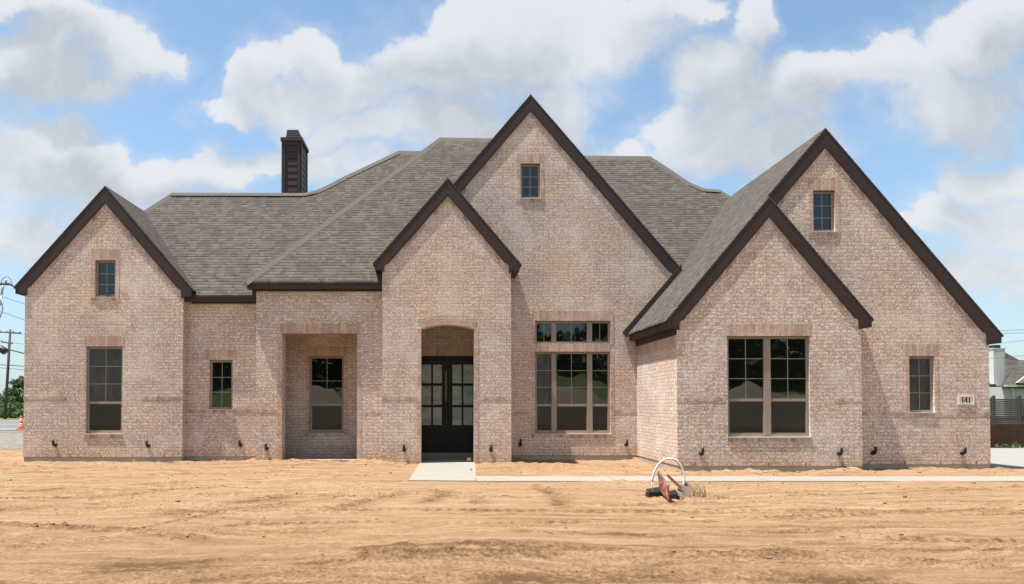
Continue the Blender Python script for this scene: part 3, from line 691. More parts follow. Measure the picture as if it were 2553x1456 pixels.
# --- entry alcove
ex0, ex1 = -1.05, 1.32
dr = rect(1020, 1204, 887, 1131, DD)
mb = MB(); mb.prism([(ex0, 0), (ex1, 0), (ex1, 3.6), (ex0, 3.6)], DD, DD+.1, [[(dr[0], .02), (dr[1], .02), (dr[1], dr[3]), (dr[0], dr[3])]], False); hb(mb, 'entry_wall', 'brick')
mb = MB(); mb.quad((ex0, DE+.37, 0), (ex0, DD, 0), (ex0, DD, 3.6), (ex0, DE+.37, 3.6)); hb(mb, 'entry_wall', 'brick'); mb = MB(); mb.quad((ex1, DE+.37, 0), (ex1, DD, 0), (ex1, DD, 3.6), (ex1, DE+.37, 3.6)); hb(mb, 'entry_wall', 'brick')
hb(MB().box(ex0, ex1, DE+.372, DD-.002, 3.45, 3.5), 'porch_ceiling', 'soffit')
hb(MB().box(ex0, ex1, DE+.025, DD-.002, -.2, .004), 'porch_floor', 'concrete_base')
hb(MB().box(dr[0]-.12, dr[1]+.12, DD-.012, DD-.001, dr[3], dr[3]+.26), 'soldier_course', 'soldier')
# --- front doors
zt0 = PZ(1128.5, DD)
dfr = MB(); dfr.box(dr[0], dr[1], DD+.0, DD+.1, dr[3]-.10, dr[3]-.004); dfr.box(dr[0]+.002, dr[0]+.05, DD+.005, DD+.1, .02, dr[3]-.1); dfr.box(dr[1]-.05, dr[1]-.002, DD+.005, DD+.1, .02, dr[3]-.1)
frame_o = hb(dfr, 'door_frame', 'door')
hb(MB().box(dr[0], dr[1], DD-.05, DD+.1, .006, zt0), 'threshold', 'frame', frame_o)
xc = PX(1112, DD, 1000); DY = DD+.03
for sgn in (-1, 1):
    xa, xb = sorted((xc+sgn*.006, xc+sgn*.865))
    cols = [PX(p, DD, 1000) for p in ((1048, 1075, 1079.5, 1101.5) if sgn < 0 else (1128, 1151, 1155.5, 1179))]
    rows = [PZ(p, DD) for p in (1060, 1015.5, 1009.5, 962, 955.5, 909)]
    mb = MB(); panes = []
    hl = []
    for i in (0, 2):
        for j in (0, 2, 4):
            r_ = (cols[i], cols[i+1], rows[j], rows[j+1]); hl.append(rpoly(r_)); panes.append(r_)
    mb.prism([(xa, zt0+.002), (xb, zt0+.002), (xb, dr[3]-.102), (xa, dr[3]-.102)], DY, DY+.045, hl)
    zpan = PZ(1112, DD), PZ(1073, DD)
    mb.box(xa+.17, xb-.17, DY-.012, DY+.001, zpan[0], zpan[1])
    d = hb(mb, 'front_door', 'door')
    for r_ in panes: hb(MB().box(r_[0]-.004, r_[1]+.004, DY+.016, DY+.028, r_[2]-.004, r_[3]+.004), 'glass_pane', 'obscure', d)
    hx = xc+sgn*.06
    hm = MB().tube([(hx, DY-.002, 1.0), (hx, DY-.06, 1.02), (hx, DY-.065, 1.12), (hx, DY-.06, 1.24), (hx, DY-.002, 1.27)], .011); hm.lathe([(.028, 0), (.028, .02)], (hx, DY-.02, 1.38), 12, 'y')
    hb(hm, 'door_handle', 'black', d, True)
hb(MB().box(PX(1166, DE, 1140), PX(1176, DE, 1140), DE+.42, DE+.52, .0041, .09), 'floor_block', 'stone')

# --- trim: rake boards
def rake(g, xw0, xw1, dv=.36, left_tip=True, right_tip=True):
    (xp, zp), (xa, za), (xb, zb) = g['pk'], g['tl'], g['tr']
    mL = (zp-za)/(xp-xa); mR = (zp-zb)/(xb-xp)
    L = [(xa, za), (xa+.03, za-.17), (xw0+.05, za-.21), (xw0+.05, zp-mL*(xp-xw0-.05)-dv)] if left_tip else [(xa, za), (xa, za-dv)]
    Rr = [(xb, zb), (xb-.03, zb-.17), (xw1-.05, zb-.21), (xw1-.05, zp-mR*(xw1-.05-xp)-dv)] if right_tip else [(xb, zb), (xb, zb-dv)]
    poly = L+[(xp, zp-dv)]+Rr[::-1]+[(xp, zp)]
    D = g['D']; mb = MB().prism(poly, D-OVER-.03, D-.003)
    o = hb(mb, 'rake_board', 'trim')
    dn = dv-.055
    mb = MB()
    i0 = (xw0+.12, zp-mL*(xp-xw0-.12)-dn); i1 = (xw1-.12, zp-mR*(xw1-.12-xp)-dn)
    th = .045
    mb.prism([i0, (xp, zp-dn), i1, (i1[0], i1[1]-th-.05), (xp, zp-dn-th-.055), (i0[0], i0[1]-th-.05)], D-.028, D-.0035)
    hb(mb, 'frieze_board', 'trim', o)
    # cut brick course that follows the slope
    mb = MB(); w1, w2 = dn+.10, dn+.21
    mb.prism([(xw0+.25, zp-mL*(xp-xw0-.25)-w1), (xp, zp-w1), (xp, zp-w2), (xw0+.25, zp-mL*(xp-xw0-.25)-w2)], D-.006, D-.001)
    mb.prism([(xp, zp-w1), (xw1-.25, zp-mR*(xw1-.25-xp)-w1), (xw1-.25, zp-mR*(xw1-.25-xp)-w2), (xp, zp-w2)], D-.006, D-.001)
    hb(mb, 'sloped_brick_course', 'course', o)
    return o
rake(GL, xl0, xl1); rake(GE, xe0, xe1); rake(GN, xn0, xn1)
rake(GR, 6.9, xr1, left_tip=False); rake(GM, -.4, GM['tr'][0]-.15, left_tip=False, right_tip=False)

# eave trim
def eave(px0, px1, py_t, py_b, py_f, D, ov=.16):
    Df = D-ov; x0, x1 = PX(px0, Df, py_t), PX(px1, Df, py_t); zt, zb_ = PZ(py_t, Df), PZ(py_b, Df); zf = PZ(py_f, D-.02)
    mb = MB().box(x0, x1, Df, Df+.03, zb_, zt); mb.box(x0+.002, x1-.002, Df+.03, D+.05, zb_+.01, zb_+.03)
    o = hb(mb, 'eave_fascia', 'trim')
    hb(MB().box(max(x0, x0+.14), x1-.003, D-.022, D-.001, zf, zb_+.012), 'frieze_board', 'trim', o)
    return x0, x1, Df, zt
ek = eave(459, 640, 737, 752.5, 757, DK)
ep = eave(616, 953.5, 703, 720.5, 726.5, DP, .17)
# near wing left eave
xo = GN['tl'][0]+.02; zt = GN['tl'][1]
mb = MB().box(xo, xo+.03, DN-.045, DM-.002, zt-.17, zt-.01); mb.box(xo+.03, xn0+.02, DN-.045, DM-.002, zt-.165, zt-.145); o = hb(mb, 'eave_fascia', 'trim')
hb(MB().box(xn0-.022, xn0-.001, DN-.001, DM-.002, zt-.31, zt-.165), 'frieze_board', 'trim', o)
hb(MB().box(xn0-.006, xn0-.0005, DN+.09, DM-.002, zt-.55, zt-.31), 'soldier_course', 'soldier', o)
for g, xw, sg in ((GL, xl0, -1), (GR, xr1, 1), (GE, xe0, -1), (GE, xe1, 1), (GN, xn1, 1), (GL, xl1, 1)):
    tp = g['tl'] if sg < 0 else g['tr']; y1_ = {id(GL): 27, id(GR): 27, id(GE): DM, id(GN): DR}[id(g)]
    if g is GL and sg > 0: y1_ = DK-.13
    if g is GE and sg < 0: y1_ = DE+1.0
    xt = tp[0]-sg*.02; a0, a1 = sorted((xt, xt-sg*.03)); b0, b1 = sorted((xt-sg*.03, xw))
    hb(MB().box(a0, a1, g['D']-.045, y1_, tp[1]-.17, tp[1]-.02).box(b0, b1, g['D']-.045, y1_, tp[1]-.165, tp[1]-.145), 'eave_fascia', 'trim')
# board where the wing roof meets the main gable wall
zpl = lambda x: GR['pk'][1]-PM*(GR['pk'][0]-x)
xa, xb = 4.60, GM['tr'][0]+.0
mb = MB().prism([(xa, zpl(xa)-.02), (xb, zpl(xb)-.02), (xb, zpl(xb)+.20), (xa-.10, zpl(xa)+.10)], DM-.10, DM-.004); hb(mb, 'wall_flashing_board', 'trim')

# --- roofs
def on_plane(px, py, a, y0):       # plane z = a + PM*(Y-y0); returns (X,Y,Z)
    r = ray(px, py)                # CAMZ + r.z t = a + PM*(r.y t - y0)
    tt = (CAMZ-a+PM*y0)/(PM*r.y-r.z); return (r.x*tt, r.y*tt, CAMZ+r.z*tt)
TH = .05
# link / left front plane
a1, y1 = ek[3]+.015, ek[2]-.02
q1 = lambda px, py: on_plane(px, py, a1, y1)
xg = GL['pk'][0]
rl, rm = q1(429, 481.5), q1(757, 482.5)
c1, c2, c3, c4, c5 = q1(790, 475), q1(820, 461), q1(860, 440), q1(994, 377), q1(1060, 378)
def lineX(p, X):                   # hip going front-left from p at 45 degrees
    d_ = p[0]-X; return (X, p[1]-d_, p[2]-PM*d_)
hl_ = lineX(rl, xg)
front1 = [(xg, y1, a1), (.2, y1, a1), (.2, c5[1], c5[2]), c5, c4, c3, c2, c1, rm, rl, hl_]
mb = MB().slab([(p[0], p[1], p[2]) for p in front1], TH); hb(mb, 'roof', 'shingle')
# rear slopes so that the roof is a closed body
def back_of(pts, yb=27.0):
    mb = MB()
    for a_, b_ in zip(pts, pts[1:]):
        mb.slab([a_, b_, (b_[0], yb, max(2.8, b_[2]-PM*(yb-b_[1]))), (a_[0], yb, max(2.8, a_[2]-PM*(yb-a_[1])))], TH)
    return mb
bk = back_of([hl_, rl, rm, c1, c2, c3, c4, c5]); hb(bk, 'roof', 'shingle')
# porch plane
a2, y2 = ep[3]+.015, ep[2]-.02
q2 = lambda px, py: on_plane(px, py, a2, y2)
t1, t2 = q2(1096, 344), q2(1240, 346.5)
pe = (ep[0]-.03, y2, a2)
hb(MB().slab([pe, (-.9, y2, a2), (2.2, y2+2.2, a2+PM*2.2), (2.2, t2[1], t2[2]), t1], TH), 'roof', 'shingle')
run = t1[1]-y2
hb(MB().slab([pe, t1, (t1[0], t1[1]+.4, t1[2]-.3), (pe[0], t1[1]+1, a2)], TH), 'roof', 'shingle')
hb(back_of([t1, (2.2, t2[1], t2[2])]), 'roof', 'shingle')
# right front plane
a4, y4 = 2.97+CAMZ, DM+.05
q4 = lambda px, py: on_plane(px, py, a4, y4)
r1 = q4(1440, 388.5); r2 = q4(1621, 390.5); r3, r4, r5, r6, r7 = q4(1665, 419), q4(1690, 436), q4(1720, 456), q4(1756, 471.5), q4(1794, 473.5)
r8 = (r7[0]+.6, r7[1]-.6, r7[2]-.6*PM)
hb(MB().slab([(2.2, y4, a4), (9.0, y4, a4), r8, r7, r6, r5, r4, r3, r2, (2.2, r1[1], r1[2])], TH), 'roof', 'shingle')
hb(back_of([(2.2, r1[1], r1[2]), r2, r3, r4, r5, r6, r7, r8]), 'roof', 'shingle')
# gable roofs
def groof(g, yl, yr, xl=None, xr=None):
    (xp, zp), (xa, za), (xb, zb) = g['pk'], g['tl'], g['tr']; yf = g['D']-OVER-.038
    up = .022
    L = [(xa-.03, yf, za-.03+up), (xp, yf, zp+up), (xp, yl[0], zp+up), (xa-.03, yl[1], za-.03+up)]
    Rr = [(xp, yf, zp+up), (xb+.03, yf, zb-.03+up), (xb+.03, yr[1], zb-.03+up), (xp, yr[0], zp+up)]
    hb(MB().slab(L, .035), 'roof', 'shingle'); hb(MB().slab(Rr, .035), 'roof', 'shingle')
yridgeL = y1+(GL['pk'][1]-a1)/PM
groof(GL, (27, 27), (yridgeL+.1, y1+.25))
groof(GE, (20.0, 18.0), (DM, DM))
groof(GM, (22.6, 22.6), (22.6, 22.6))
groof(GN, (DR-.02, DR-.02), (DR-.02, DR-.02))
# right wing: left slope is shared with the near gable
gx, gz = GR['pk']; up = .022
zp = lambda x: gz+up-PM*(gx-x)
yf = DR-OVER-.038
xe_ = GN['tl'][0]-.03; xnp = GN['pk'][0]
y_r = y4+(gz-a4)/PM+.15
hb(MB().slab([(xe_, DR-.03, zp(xe_)), (xnp, DR-.03, zp(xnp)), (xnp, yf, zp(xnp)), (gx, yf, zp(gx)), (gx, y_r, zp(gx)), (5.7, DM-.01, zp(5.7)), (xe_+.0, DM-.01, zp(xe_))], .035), 'roof', 'shingle')
hb(MB().slab([(gx, yf, gz+up), (GR['tr'][0]+.03, yf, GR['tr'][1]-.03+up), (GR['tr'][0]+.03, 27, GR['tr'][1]-.03+up), (gx, 27, gz+up)], .035), 'roof', 'shingle')
# ridge and hip caps
def caps(pts, w=.13, gap=.145, k=.62):
    mb = MB(); pts = [Vector(p) for p in pts]; dist = 0
    for a_, b_ in zip(pts, pts[1:]):
        L = (b_-a_).length; n = max(1, int(L/gap)); d_ = (b_-a_).normalized()
        s_ = d_.cross(Vector((0, 0, 1))).normalized()
        for i in range(n):
            p0 = a_+d_*(L*i/n-.01); p1 = a_+d_*(L*(i+1)/n); o0 = Vector((0, 0, .012)); o1 = Vector((0, 0, .019))
            dr_ = Vector((0, 0, -w*k))
            v_ = [p0+s_*w+dr_+o1, p0+o1, p0-s_*w+dr_+o1, p1+s_*w+dr_+o0, p1+o0, p1-s_*w+dr_+o0]
            mb.add([tuple(x) for x in v_], [(0, 3, 4, 1), (1, 4, 5, 2), (0, 1, 2), (3, 5, 4)])
    return mb
for pts in ([hl_, rl], [rl, rm, c1, c2, c3, c4], [c4, c5], [pe, t1], [t1, (2.0, t2[1], t2[2])], [(3.0, r1[1], r1[2]), r2], [r2, r3, r4, r5, r6], [r6, r7, r8],
            [(GL['pk'][0], DL+.0, GL['pk'][1]+.004), (GL['pk'][0], yridgeL, GL['pk'][1]+.004)], [(gx, yf+.05, gz+.004), (gx, y_r, gz+.004)], [(GE['pk'][0], DE+.0, GE['pk'][1]+.004), (GE['pk'][0], 19.5, GE['pk'][1]+.004)], [(GM['pk'][0], DM+.0, GM['pk'][1]+.004), (GM['pk'][0], 22, GM['pk'][1]+.004)]):
    a_, b_ = Vector(pts[0]), Vector(pts[-1]); hip = abs(b_.z-a_.z) > .3
    hb(caps(pts, k=.92 if hip else 1.27), 'ridge_cap', 'cap')

# --- chimney
cy_ = rl[1]+.55
cxa, cxb = PX(702, cy_, 430), PX(750.5, cy_, 430); ztop = PZ(343, cy_); cd = 1.0
mb = MB().box(cxa+.02, cxb-.02, cy_+.02, cy_+cd-.02, 4.8, ztop-.1)
ch = hb(mb, 'chimney', 'trim')
mb = MB(); zz_ = 5.6; k = 0
while zz_ < ztop-.25:
    for (xa_, xb_, ya_, yb_) in ((cxa+.12, cxb-.12, cy_-.004, cy_+.02),):
        mb.add([(xa_, cy_+.014, zz_+.19), (xb_, cy_+.014, zz_+.19), (xb_, cy_+.002, zz_), (xa_, cy_+.002, zz_), (xa_, cy_+.02, zz_), (xb_, cy_+.02, zz_)], [(0, 3, 2, 1), (3, 4, 5, 2)])
    xr_ = cxb
    mb.add([(xr_-.014, cy_+.1, zz_+.19), (xr_-.014, cy_+cd-.1, zz_+.19), (xr_+.0, cy_+cd-.1, zz_), (xr_+.0, cy_+.1, zz_), (xr_-.02, cy_+.1, zz_), (xr_-.02, cy_+cd-.1, zz_)], [(0, 3, 2, 1), (3, 4, 5, 2)])
    zz_ += .195
hb(mb, 'siding', 'trim', ch)
mb = MB()
for xa_ in (cxa, cxb-.11):
    mb.box(xa_, xa_+.11, cy_-.012, cy_+.018, 4.8, ztop-.1)
mb.box(cxb-.018, cxb+.012, cy_-.012, cy_+.1, 4.8, ztop-.1); mb.box(cxb-.018, cxb+.012, cy_+cd-.1, cy_+cd, 4.8, ztop-.1); mb.box(cxa, cxb, cy_-.010, cy_+.018, ztop-.22, ztop-.1)
hb(mb, 'corner_board', 'trim', ch)
hb(MB().box(cxa-.03, cxb+.04, cy_-.04, cy_+cd+.03, ztop-.1, ztop), 'chimney_cap', 'trim', ch)
cz0, cz1 = ztop, PZ(320, cy_+.05); wx = cxb-cxa
mb = MB(); b0 = [(cxa+.09, cy_+.1), (cxb-.07, cy_+.1), (cxb-.07, cy_+cd-.15), (cxa+.09, cy_+cd-.15)]; tp_ = [(cxa+.12, cy_+.16), (cxb-.12, cy_+.16), (cxb-.12, cy_+cd-.2), (cxa+.12, cy_+cd-.2)]
n_ = 5
for i in range(n_):
    f0, f1 = i/n_, (i+.72)/n_
    lo = [(a_[0]+(c_[0]-a_[0])*f0, a_[1]+(c_[1]-a_[1])*f0, cz0+(cz1-cz0)*f0) for a_, c_ in zip(b0, tp_)]
    hi = [(a_[0]+(c_[0]-a_[0])*f1, a_[1]+(c_[1]-a_[1])*f1, cz0+(cz1-cz0)*f1) for a_, c_ in zip(b0, tp_)]
    mb.add(lo+hi, [(0, 1, 5, 4), (1, 2, 6, 5), (2, 3, 7, 6), (3, 0, 4, 7), (4, 5, 6, 7), (3, 2, 1, 0)])
mb.box(cxa+.16, cxb-.16, cy_+.2, cy_+cd-.24, cz0+.002, cz1-.01)
mb.box(cxa+.12, cxb-.12, cy_+.16, cy_+cd-.2, cz1-.012, cz1)
hb(mb, 'chimney_pot', 'black', ch)

# --- windows
def window(key, mull=(), bar=None, grid=None, lower='screen', glassm='glass', fw=.05, surround=0.0, sill=True, lintel=(0, 0), lab=None, lint_h=.255, hazyp=()):
    (x0, x1, z0, z1), D = HOLES[key]; YF = D+.065
    fr = MB()
    fr.box(x0, x1, YF, YF+.05, z1-fw, z1-.001); fr.box(x0, x1, YF, YF+.05, z0+.001, z0+fw)
    fr.box(x0+.001, x0+fw, YF+.0005, YF+.05, z0+fw, z1-fw); fr.box(x1-fw, x1-.001, YF+.0005, YF+.05, z0+fw, z1-fw)
    cols = [x0+fw]
    for (a, b_) in mull:
        xa, xb = PX(a, D), PX(b_, D); fr.box(xa, xb, YF-.012, YF+.05, z0+fw-.01, z1-fw+.01); cols += [xa, xb]
    cols.append(x1-fw)
    zb_ = None
    if bar is not None:
        zb_ = PZ(bar, D)
        for i in range(0, len(cols), 2): fr.box(cols[i], cols[i+1], YF+.004, YF+.05, zb_-.03, zb_+.03)
    # thin sash beads
    w = hb(fr, 'window', 'frame')
    if lab: w['label'] = lab
    for i in range(0, len(cols), 2):
        xa, xb = cols[i], cols[i+1]
        zlo = zb_+.03 if zb_ is not None else z0+fw
        hb(MB().box(xa-.003, xb+.003, YF+.03, YF+.038, zlo-.003, z1-fw+.003), 'pane', 'hazy' if (i//2) in hazyp else glassm, w)
        if zb_ is not None:
            hb(MB().box(xa-.003, xb+.003, YF+.030, YF+.038, z0+fw-.003, zb_-.027), 'pane', lower, w)
            sb = MB().box(xa, xb, YF+.018, YF+.03, z0+fw, z0+fw+.028); sb.box(xa, xa+.012, YF+.018, YF+.03, z0+fw+.028, zb_-.03); sb.box(xb-.012, xb, YF+.018, YF+.03, z0+fw+.028, zb_-.03)
            hb(sb, 'sash', 'frame', w)
        if grid:
            nc, nr = grid[min(i//2, len(grid)-1)]
            g_ = MB()
            for c_ in range(1, nc): xx = xa+(xb-xa)*c_/nc; g_.box(xx-.007, xx+.007, YF+.024, YF+.031, zlo, z1-fw)
            for r_ in range(1, nr): zz = zlo+(z1-fw-zlo)*r_/nr; g_.box(xa, xb, YF+.025, YF+.0315, zz-.007, zz+.007)
            if g_.v: hb(g_, 'muntin_grid', 'muntin', w)
    s = surround
    if sill:
        hb(MB().box(x0-.02, x1+.02, D-.022, D+.064, z0-.02, z0-.001), 'sill', 'sill', w)
        hb(MB().box(x0-.02-s, x1+.02+s, D-.007, D-.001, z0-.10, z0-.0205), 'sill_bricks', 'course', w)
    if lintel:
        l0, l1 = lintel
        hb(MB().box(x0-l0, x1+l1, D-.004, D-.001, z1+.002, z1+lint_h), 'brick_lintel', 'soldier', w)
        hb(MB().box(x0, x1, D-.003, D+.09, z1-.001, z1+.002), 'steel_lintel', 'trim', w)
    if s:
        sm = MB(); sm.box(x0-s, x0-.001, D-.007, D-.001, z0-.02, z1+.001); hb(sm, 'brick_surround', 'stack', w); sm = MB(); sm.box(x1+.001, x1+s, D-.007, D-.001, z0-.02, z1+.001)
        hb(sm, 'brick_surround', 'stack', w)
    return w
window('W1', bar=1004, grid=[(2, 3)], lintel=(.03, .03), lab='tall single window in the left gable', hazyp=(0,))
window('A1', grid=[(2, 3)], glassm='glass_plain', surround=.09, lintel=(.10, .10), lab='small attic window in the left gable')
window('W2', grid=[(2, 3)], lintel=(.10, .10), lab='small window between left gable and porch')
window('W3', bar=1009, grid=[(2, 2)], lintel=(.09, .09), surround=.09, lab='window at the back of the square porch')
window('A2', grid=[(2, 3)], glassm='glass_plain', surround=.09, lintel=(.09, .09), lab='attic window in the tallest gable')
window('T4', mull=((1376, 1388), (1465, 1478)), grid=[(2, 1)], sill=False, surround=.08, lintel=(.08, .08), lab='three-part transom above the large window', hazyp=())
window('W4', mull=((1376, 1388), (1465, 1478)), bar=1010, grid=[(1, 3), (2, 3), (1, 3)], surround=.08, lintel=(0, 0), lint_h=PZ(857, DM)-PZ(877, DM), lab='large three-part window', hazyp=(0,))
window('W5', mull=((1908, 1925),), bar=997, grid=[(2, 3)], lintel=(.03, .03), lab='wide double window in the nearest gable')
window('A3', grid=[(2, 3)], glassm='glass_plain', surround=.09, lintel=(.10, .10), lab='attic window in the right gable')
window('W6', grid=[(2, 3)], lintel=(.08, .08), surround=.08, lab='narrow window beside the number plaque', glassm='hazy')
# --- soldier over square porch and arch bricks
po = HOLES['PO'][0]
hb(MB().box(po[0]-.07, po[1]+.09, DP-.0045, DP-.001, po[3]+.002, po[3]+.255), 'porch_lintel', 'soldier')
hb(MB().box(po[0], po[1], DP-.003, DP+.09, po[3]-.008, po[3]+.001), 'steel_lintel', 'trim')
sm = MB(); sm.box(po[0]-.10, po[0]-.001, DP-.006, DP-.001, .03, po[3]+.001); hb(sm, 'brick_surround', 'stack'); sm = MB(); sm.box(po[1]+.001, po[1]+.10, DP-.006, DP-.001, .03, po[3]+.001); hb(sm, 'brick_surround', 'stack')
sm = MB(); sm.box(ar[0]-.10, ar[0]-.001, DE-.006, DE-.001, .0, ar[3]+.001); hb(sm, 'brick_surround', 'stack'); sm = MB(); sm.box(ar[1]+.001, ar[1]+.10, DE-.006, DE-.001, .0, ar[3]+.001); hb(sm, 'brick_surround', 'stack')
# arch: every voussoir modelled, joints between them show the wall behind
mb = MB(); n = 26; inn = arch_pts(ar[0], ar[1], ar[3], zc, n, .001); outp = arch_pts(ar[0], ar[1], ar[3], zc, n, .235)
for i in range(n):
    def lp(a_, b_, f): return (a_[0]+(b_[0]-a_[0])*f, a_[1]+(b_[1]-a_[1])*f)
    mb.prism([lp(inn[i], inn[i+1], .06), lp(inn[i], inn[i+1], .94), lp(outp[i], outp[i+1], .94), lp(outp[i], outp[i+1], .06)], DE-.008, DE-.0005)
hb(mb, 'brick_arch', 'stack')

# --- projecting sill courses across the walls
def course(px0, px1, py, D, hgt=.07):
    x0, x1 = (px0 if abs(px0) < 30 else PX(px0, D, py)), (px1 if abs(px1) < 30 else PX(px1, D, py)); z = PZ(py, D)
    hb(MB().box(x0, x1, D-.0055, D-.001, z-hgt/2, z+hgt/2), 'projecting_brick_course', 'course')
course(xl0-.01, 165, 992, DL); course(352, xl1+.005, 992.5, DL); course(460, 640, 1025, DK)
course(xp0-.005, 696, 1025.5, DP); course(900, 951, 1026.5, DP)
course(xe0-.005, 1042, 994, DE); course(1190, xe1+.005, 994.5, DE)
course(1278, 1324, 1030, DM); course(1531, 1588, 1026.5, DM)
course(xn0-.005, 1808, 996, DN); course(2080, xn1+.005, 997, DN); course(xn1+.005, 2266, 1032, DR); course(2334, xr1+.005, 1032, DR)
# weep joints in the lowest course
for (xa, xb, D) in ((xl0, xl1, DL), (xl1+.1, xk1, DK), (xe1, xm1, DM), (xn0, xn1, DN), (xn1, xr1, DR)):
    mb = MB(); x = xa+.35
    while x < xb-.1: mb.box(x, x+.012, D-.0025, D-.0005, ZB+.008, ZB+.07); x += .762
    hb(mb, 'weep_joints', 'black')

# --- number plaque
pr = rect(2387.5, 2428, 986, 1008.5, DR)
mb = MB().prism(rpoly(pr), DR-.02, DR-.001, [rpoly((pr[0]+.03, pr[1]-.03, pr[2]+.028, pr[3]-.028))]); mb.box(pr[0]+.03, pr[1]-.03, DR-.008, DR-.001, pr[2]+.028, pr[3]-.028)
pq = hb(mb, 'number_plaque', 'stone'); pq['label'] = 'cast stone plaque reading 141'
def one(x, z, h):
    w = h*.32
    return [[(x-.17*h, z), (x+.17*h, z), (x+.17*h, z+.06*h), (x+.085*h, z+.09*h), (x+.085*h, z+h), (x+.02*h, z+h), (x-.17*h, z+.86*h), (x-.17*h, z+.80*h), (x-.075*h, z+.83*h), (x-.075*h, z+.09*h), (x-.17*h, z+.06*h)]]
def four(x, z, h):
    return [[(x-.32*h, z+.25*h), (x+.30*h, z+.25*h), (x+.30*h, z+.36*h), (x-.22*h, z+.36*h), (x+.10*h, z+.80*h), (x+.10*h, z+h), (x+.02*h, z+h), (x-.32*h, z+.36*h)], [(x+.02*h, z), (x+.19*h, z), (x+.19*h, z+h), (x+.05*h, z+h)]]
pcx = (pr[0]+pr[1])/2; h_ = .118; z_ = (pr[2]+pr[3])/2-h_/2
for nm, pol in (('digit_one', one(pcx-.072, z_, h_)), ('digit_four', four(pcx, z_, h_)), ('digit_one', one(pcx+.07, z_, h_))):
    mb = MB()
    for i, p_ in enumerate(pol): mb.prism(p_, DR-.013-.001*i, DR-.0085)
    hb(mb, nm, 'black', pq)

# --- outdoor wall fixtures: flange on the brick with an upturned elbow
lm = MB(); lm.lathe([(.046, 0), (.050, -.012), (.048, -.03), (.036, -.044), (.012, -.05)][::1], (0, 0, 0), 20, 'y')
lm.tube([(0, -.03, 0), (0, -.075, .004), (0, -.098, .025), (0, -.105, .055), (0, -.105, .135)], .029, 14)
lo = None
LIGHTS = [(138, 1109, DL), (370, 1111, DL), (600, 1109, DK), (665, 1118, DP), (1008, 1121, DE), (1224, 1121, DE), (1297, 1108, DM), (1561, 1108, DM), (1748, 1130, DN), (2092, 1130, DN), (2176, 1129, DR), (2398, 1129, DR)]
for i, (a, b_, D) in enumerate(LIGHTS):
    x, z = P(a, b_, D)
    if lo is None: lo = lm.build('wall_light', M['black'], house, (0, 0, 0), True); o = lo
    else: o = lo.copy(); C.objects.link(o); o.parent = house
    o.location = (x, D-.001-BASEY, z-ZB)
# service box on the right side wall
xb_ = xr1
o = hb(MB().box(xb_, xb_+.16, 17.0, 17.35, PZ(979, 17.0), PZ(930, 17.0)), 'meter_box', 'black')
hb(MB().tube([(xb_+.08, 17.15, PZ(979, 17)), (xb_+.08, 17.15, .03)], .02), 'conduit', 'galv', o)
# dropped trowel mud / brick scraps at the porch
# ------------------------------------------------------------------ hoop, signs, tub
hx0, hy0 = G(1623, 1240, -.05); hx1, hy1 = G(1686, 1247, -.05)
gz0 = float(ground_z(np.array([hx0]), np.array([hy0]))[0][0]); gz1 = float(ground_z(np.array([hx1]), np.array([hy1]))[0][0])
org = ((hx0+hx1)/2, (hy0+hy1)/2, gz0)
hoop = empty('pipe_hoop', org, 'white plastic pipe bent into a hoop over metal stakes in the dirt', 'hoop')
DH = hy0
pa = [P(1626, 1199, DH), P(1630, 1180, DH), P(1638, 1161, DH), P(1650, 1148, DH), P(1663, 1143, DH), P(1680, 1145, DH), P(1692, 1158, DH), P(1699, 1175, DH), P(1701, 1192, DH), P(1697, 1215, DH-.02)]
pts = []
for i in range(len(pa)-1):
    p0 = pa[max(i-1, 0)]; p1 = pa[i]; p2 = pa[i+1]; p3 = pa[min(i+2, len(pa)-1)]
    for k in range(5):
        tt = k/5
        f = lambda j: .5*((2*p1[j])+(-p0[j]+p2[j])*tt+(2*p0[j]-5*p1[j]+4*p2[j]-p3[j])*tt*tt+(-p0[j]+3*p1[j]-3*p2[j]+p3[j])*tt**3)
        pts.append((f(0), DH-.12*((i+tt)/len(pa)), f(1)))
pts.append((pa[-1][0], DH-.12, pa[-1][1]))
MB().tube(pts, .016, 12).build('bent_pipe', M['white'], hoop, org, True)
for (s0, s1) in ((pts[0], (hx0, hy0, gz0-.08)), (pts[-1], (P(1684, 1246, DH-.14)[0], DH-.14, gz1-.08))):
    MB().tube([s0, s1], .0085, 8).build('stake', M['galv'], hoop, org, True)
# red board
def board(name, c4, th, m, label, cat):
    c4 = [Vector(p) for p in c4]; nn = (c4[1]-c4[0]).cross(c4[3]-c4[0]).normalized()*th
    og = tuple(min(c4, key=lambda p: p.z)); mb = MB(); vs_ = [tuple(p) for p in c4]+[tuple(p+nn) for p in c4]
    mb.add(vs_, [(0, 1, 2, 3), (7, 6, 5, 4), (0, 4, 5, 1), (1, 5, 6, 2), (2, 6, 7, 3), (3, 7, 4, 0)])
    return tag(mb.build(name, M[m], None, og), label, cat), og
def P3(px, py, D): a, b_ = P(px, py, D); return (a, D, b_)
sg, og = board('sign_board', [P3(1646, 1222, 11.35), P3(1669.5, 1248.5, 10.75), P3(1668, 1212, 10.75), P3(1641, 1175, 11.35)], .014, 'sign', 'faded red and white sign board leaning inside the pipe hoop', 'sign')
mb = MB(); e0, e1 = Vector(P3(1641, 1174, 11.35)), Vector(P3(1668, 1211, 10.75)); mb.tube([e0+Vector((.004, 0, 0)), e1+Vector((.004, 0, 0))], .010, 6)
mb.build('sign_edge', M['ply'], sg, og)
pb, og2 = board('plywood_board', [P3(1700, 1241, 11.15), P3(1717, 1240, 11.25), P3(1727.5, 1220, 11.5), P3(1706, 1199.5, 11.55)], .014, 'ply', 'mud stained plywood square tilted on its corner beside the pipe hoop', 'board')
